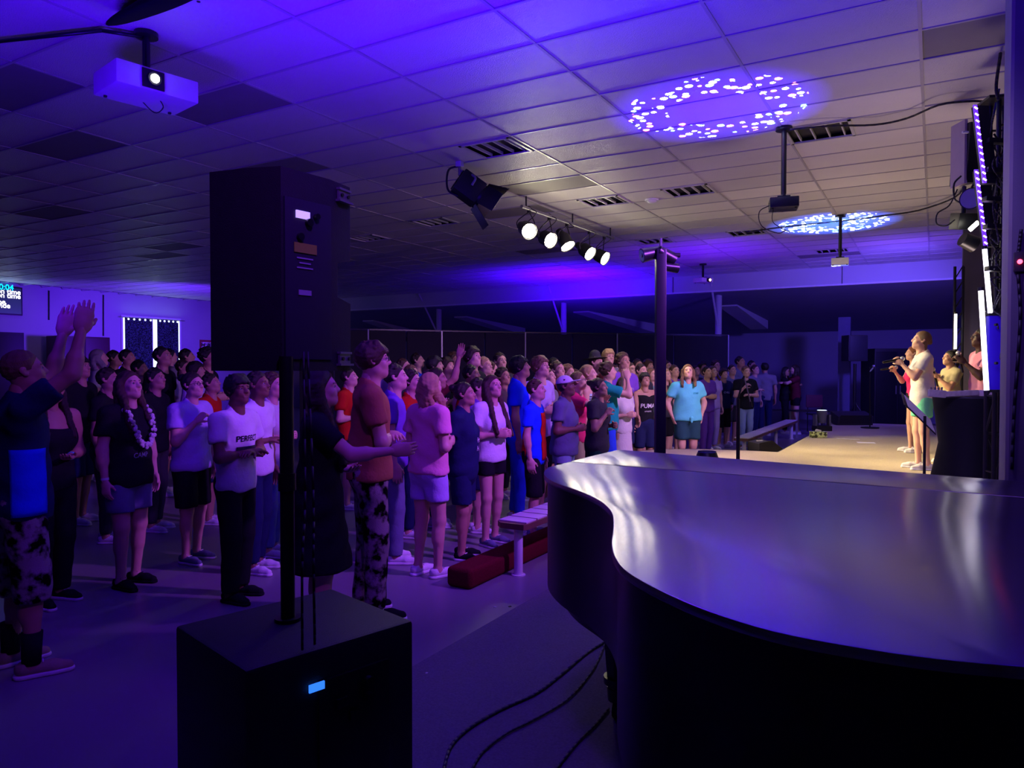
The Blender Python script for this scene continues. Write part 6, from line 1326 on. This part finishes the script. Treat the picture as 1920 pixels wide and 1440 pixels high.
# middle crowd behind the named ones
mid = [
 (655, 690, 8.4, 70, 'person behind the tall person with glasses, peeking out at left', ('short', 'dark brown'), 'fair', ('tee', 'red')),
 (723, 668, 10.6, 60, 'dim person in bright violet behind the head of the tall person with glasses', ('short', 'black'), 'tan', ('tee', 'purple')),
 (757, 672, 10.0, 62, 'dim person behind the clapping red sleeve, left', ('short', 'brown'), 'fair', ('tee', 'maroon')),
 (772, 684, 9.0, 58, 'person with a headband behind the clapping hands', ('shoulder', 'light brown'), 'fair', ('tee', 'charcoal')),
 (783, 662, 12.0, 80, 'far person in bright blue against the black partition', ('short', 'dark brown'), 'fair', ('tee', 'blue')),
 (816, 668, 9.2, 75, 'dark-haired youth looking up left of the raised hand', ('mop', 'black'), 'fair', ('tee', 'black')),
 (838, 670, 9.8, 55, 'youth with dark fringe and violet light on the face left of the raised arm', ('mop', 'dark brown'), 'fair', ('tee', 'charcoal')),
 (852, 661, 11.6, 50, 'small dim head above the youth with dark fringe', ('curly', 'brown'), 'tan', ('tee', 'black')),
 (886, 650, 8.8, 58, 'tall youth looking up right beside the raised hand', ('mop', 'dark brown'), 'fair', ('tee', 'black')),
 (884, 684, 8.2, 72, 'person with glasses in a red top below the tall youth', ('short', 'black'), 'tan', ('tee', 'red')),
 (899, 708, 7.4, 80, 'dark-haired head between the navy lettered shirt and the white blouse', ('short', 'dark brown'), 'fair', ('tee', 'purple')),
 (909, 669, 9.6, 60, 'blond head just right of the tall youth looking up', ('short', 'blond'), 'fair', ('tee', 'grey')),
 (921, 677, 8.6, 110, 'person in a brown cap and olive shirt seen from behind', ('short', 'brown'), 'fair', ('tee', 'olive')),
 (938, 661, 10.4, 38, 'dark-haired youth with pale face against the partition left of the blue shirt', ('short', 'dark brown'), 'fair', ('tee', 'charcoal')),
 (944, 690, 9.4, 55, 'person behind the long brown hair', ('curly', 'dark brown'), 'tan', ('tee', 'khaki')),
 (963, 676, 10.6, 60, 'dim person behind the tall dark-haired youth', ('short', 'brown'), 'tan', ('tee', 'charcoal')),
 (1028, 690, 8.8, 64, 'person between the light-haired youth and the white cap', ('short', 'brown'), 'fair', ('tee', 'grey')),
 (1066, 684, 10.2, 55, 'person with messy light hair behind the white cap', ('curly', 'light brown'), 'fair', ('tee', 'purple')),
 (1040, 670, 11.8, 58, 'small dim head above the maroon shirt', ('short', 'black'), 'tan', ('tee', 'black')),
 (1112, 700, 9.8, 70, 'brown-haired head between the striped tank top and the charcoal shirt', ('short', 'brown'), 'fair', ('tee', 'turquoise')),
 (1153, 684, 12.4, 48, 'dim head behind the teal shirt, right side', ('short', 'brown'), 'fair', ('tee', 'navy')),
 (1196, 673, 13.0, 44, 'far dim head above the black lettered tank top', ('short', 'dark brown'), 'tan', ('tee', 'navy')),
 (1216, 674, 13.6, 44, 'far dim head left beside the lamp tower', ('mop', 'brown'), 'fair', ('tee', 'purple')),
 (1251, 676, 13.8, 44, 'far dim head right beside the lamp tower', ('short', 'brown'), 'fair', ('tee', 'navy')),
 (1305, 685, 14.5, 40, 'dim head behind the turquoise shirt', ('short', 'dark brown'), 'fair', ('tee', 'navy')),
 (1343, 676, 15.8, 40, 'far dim head behind the lavender person', ('curly', 'brown'), 'fair', ('tee', 'purple')),
 (1317, 678, 15.6, 40, 'far dim head right of the wavy-haired turquoise-shirted person', ('mop', 'black'), 'tan', ('tee', 'slate')),
 (1410, 676, 17.6, 50, 'far dim head behind the white sleeves', ('short', 'black'), 'tan', ('tee', 'slate')),
 # left, in the dark
 (150, 668, 7.6, 60, 'dark silhouetted person between the strappy top and the flower lei', ('mop', 'black'), 'tan', ('tee', 'black')),
 (203, 690, 6.8, 70, 'dim person with a small arm print behind the flower lei', ('short', 'dark brown'), 'tan', ('tee', 'black')),
 (186, 655, 10.5, 90, 'far dim person in pale clothes below the reddish cabinet', ('shoulder', 'grey'), 'fair', ('tee', 'off-white')),
 (215, 657, 11.5, 80, 'silhouetted head left of the bright window', ('short', 'black'), 'tan', ('tee', 'black')),
 (239, 655, 11.0, 70, 'silhouetted head below the left curtain', ('short', 'black'), 'tan', ('tee', 'black')),
 (262, 675, 9.6, 70, 'dim person in blue below the left curtain', ('short', 'black'), 'tan', ('tee', 'navy')),
 (305, 650, 9.6, 60, 'broad silhouetted person in front of the right curtain', ('short', 'black'), 'tan', ('tee', 'black')),
 (319, 654, 12.5, 110, 'pale-faced head right behind the broad silhouette', ('short', 'black'), 'fair', ('tee', 'grey')),
 (351, 654, 11.5, 90, 'silhouetted head right of the window', ('short', 'black'), 'tan', ('tee', 'black')),
 (344, 674, 10.2, 60, 'dim person in a pale shirt right of the window', ('short', 'dark brown'), 'tan', ('tee', 'lavender')),
 (368, 678, 9.0, 70, 'dim person in a lavender shirt behind the person with glasses', ('mop', 'black'), 'tan', ('tee', 'lavender')),
 (391, 652, 9.2, 70, 'dark head in front of the small poster', ('curly', 'black'), 'tan', ('tee', 'black')),
 (396, 700, 7.6, 70, 'person in an orange-red top at the edge of the tall loudspeaker', ('short', 'dark brown'), 'tan', ('tee', 'red')),
 (292, 690, 7.2, 60, 'dark person between the flower lei and the glasses', ('short', 'black'), 'tan', ('tee', 'black')),
 (125, 700, 8.6, 60, 'dim person behind the low-cut black top', ('short', 'black'), 'tan', ('tee', 'navy')),
]
cnt = 0
for row in mid:
    u, v, d, yaw, lab, hair, skin, top = row; r = random.Random(cnt); cnt += 1
    fem = 1 if hair[0] in ('long', 'shoulder') else 0; kw = dict(fem=fem, w=[.96, 1.06][cnt % 2], pitch=[10, 14][cnt % 2])
    L(u, v, d, yaw + r.uniform(-6, 6), lab, hair, skin, top, (('shorts', 'navy'), ('pants', 'charcoal'))[cnt % 3 == 0], (('down', 'down'), ('clasp', 'clasp'))[cnt % 3 == 1], **kw)
# raised hands above the heads by the white cap
L(1080, 692, 10.8, 75, 'person raising both hands above the white cap', ('short', 'brown'), 'fair', ('tee', 'red'), ('shorts', 'navy'), ('clap', 'clap'), 1.0, 1, 12, Hfix=None)
# ---- singers on the stage
def mic(p, dirn, label, grille='mic_grille_bright'):
    dirn = Vector(dirn).normalized(); t = T('microphone', p, label, 'microphone', 'hand-held microphones of the singers')
    bm = B(); add_tube(bm, p - dirn * .17, p + dirn * .03, .012, .018, 14); t.part('handle', bm, M_BLKMET)
    bm = B(); add_ball(bm, p + dirn * .055, .028, (1, 1, 1), 16, 10); t.part('grille', bm, mat('mic_grille_bright', (.5, .5, .5), .35, metal=.6), smooth=180)
o, M4, P = L(1727, 621, 8.65, -78, 'singer with braided blond hair in a pale grey shirt and mint shorts holding a microphone', ('braid', 'light brown'), 'fair', ('tee', 'off-white'), ('shorts', 'mint'), ('down', 'mic'), 1.02, 1, 14, hem=.66, hemtop=.80, ground=.42, shoe='off-white', extras=(('band', 'R', 'pink'),))
hp2 = handpos(M4, P, 1); mic(hp2, Vector((FW.x, FW.y, 0)) * -.1 + RT * .9 + Vector((0, 0, .18)), 'black microphone at the lips of the singer with braided hair')
o, M4, P = L(1711, 649, 10.4, -80, 'singer in a hot pink top and black shorts mostly hidden behind the braided singer', ('ponytail', 'red'), 'fair', ('tank', 'hot pink'), ('shorts', 'black'), ('mic', 'down'), .95, 1, 8, hem=.72, ground=.42, shoe='white')
mic(handpos(M4, P, 0), RT + Vector((0, 0, .15)), 'second microphone held below the first one by the hidden singer')
o, M4, P = L(1781, 657, 9.2, -62, 'young singer with dark hair in a khaki shirt and light flared jeans', ('ponytail', 'black'), 'tan', ('tee', 'khaki'), ('wide', 'light denim'), ('chest', 'mic'), 1.0, 1, 12, hem=.06, hemtop=.84, ground=.42, shoe='off-white')
mic(handpos(M4, P, 1), -RT * .3 + Vector((0, 0, 1)), 'microphone held in front of the khaki-shirted singer')
o, M4, P = L(1839, 615, 8.3, -66, 'singer with glasses and pink shirt behind the lit tubes holding a microphone', ('buzz', 'black'), 'dark', ('tee', 'pink'), ('wide', 'camo'), ('down', 'mic'), 1.0, 0, 10, ground=.42, extras=('glasses',))
mic(handpos(M4, P, 1), -RT * .25 + Vector((0, 0, 1)), 'microphone with pale grille held up by the singer with glasses')
print('PEOPLE', NPEOPLE[0])
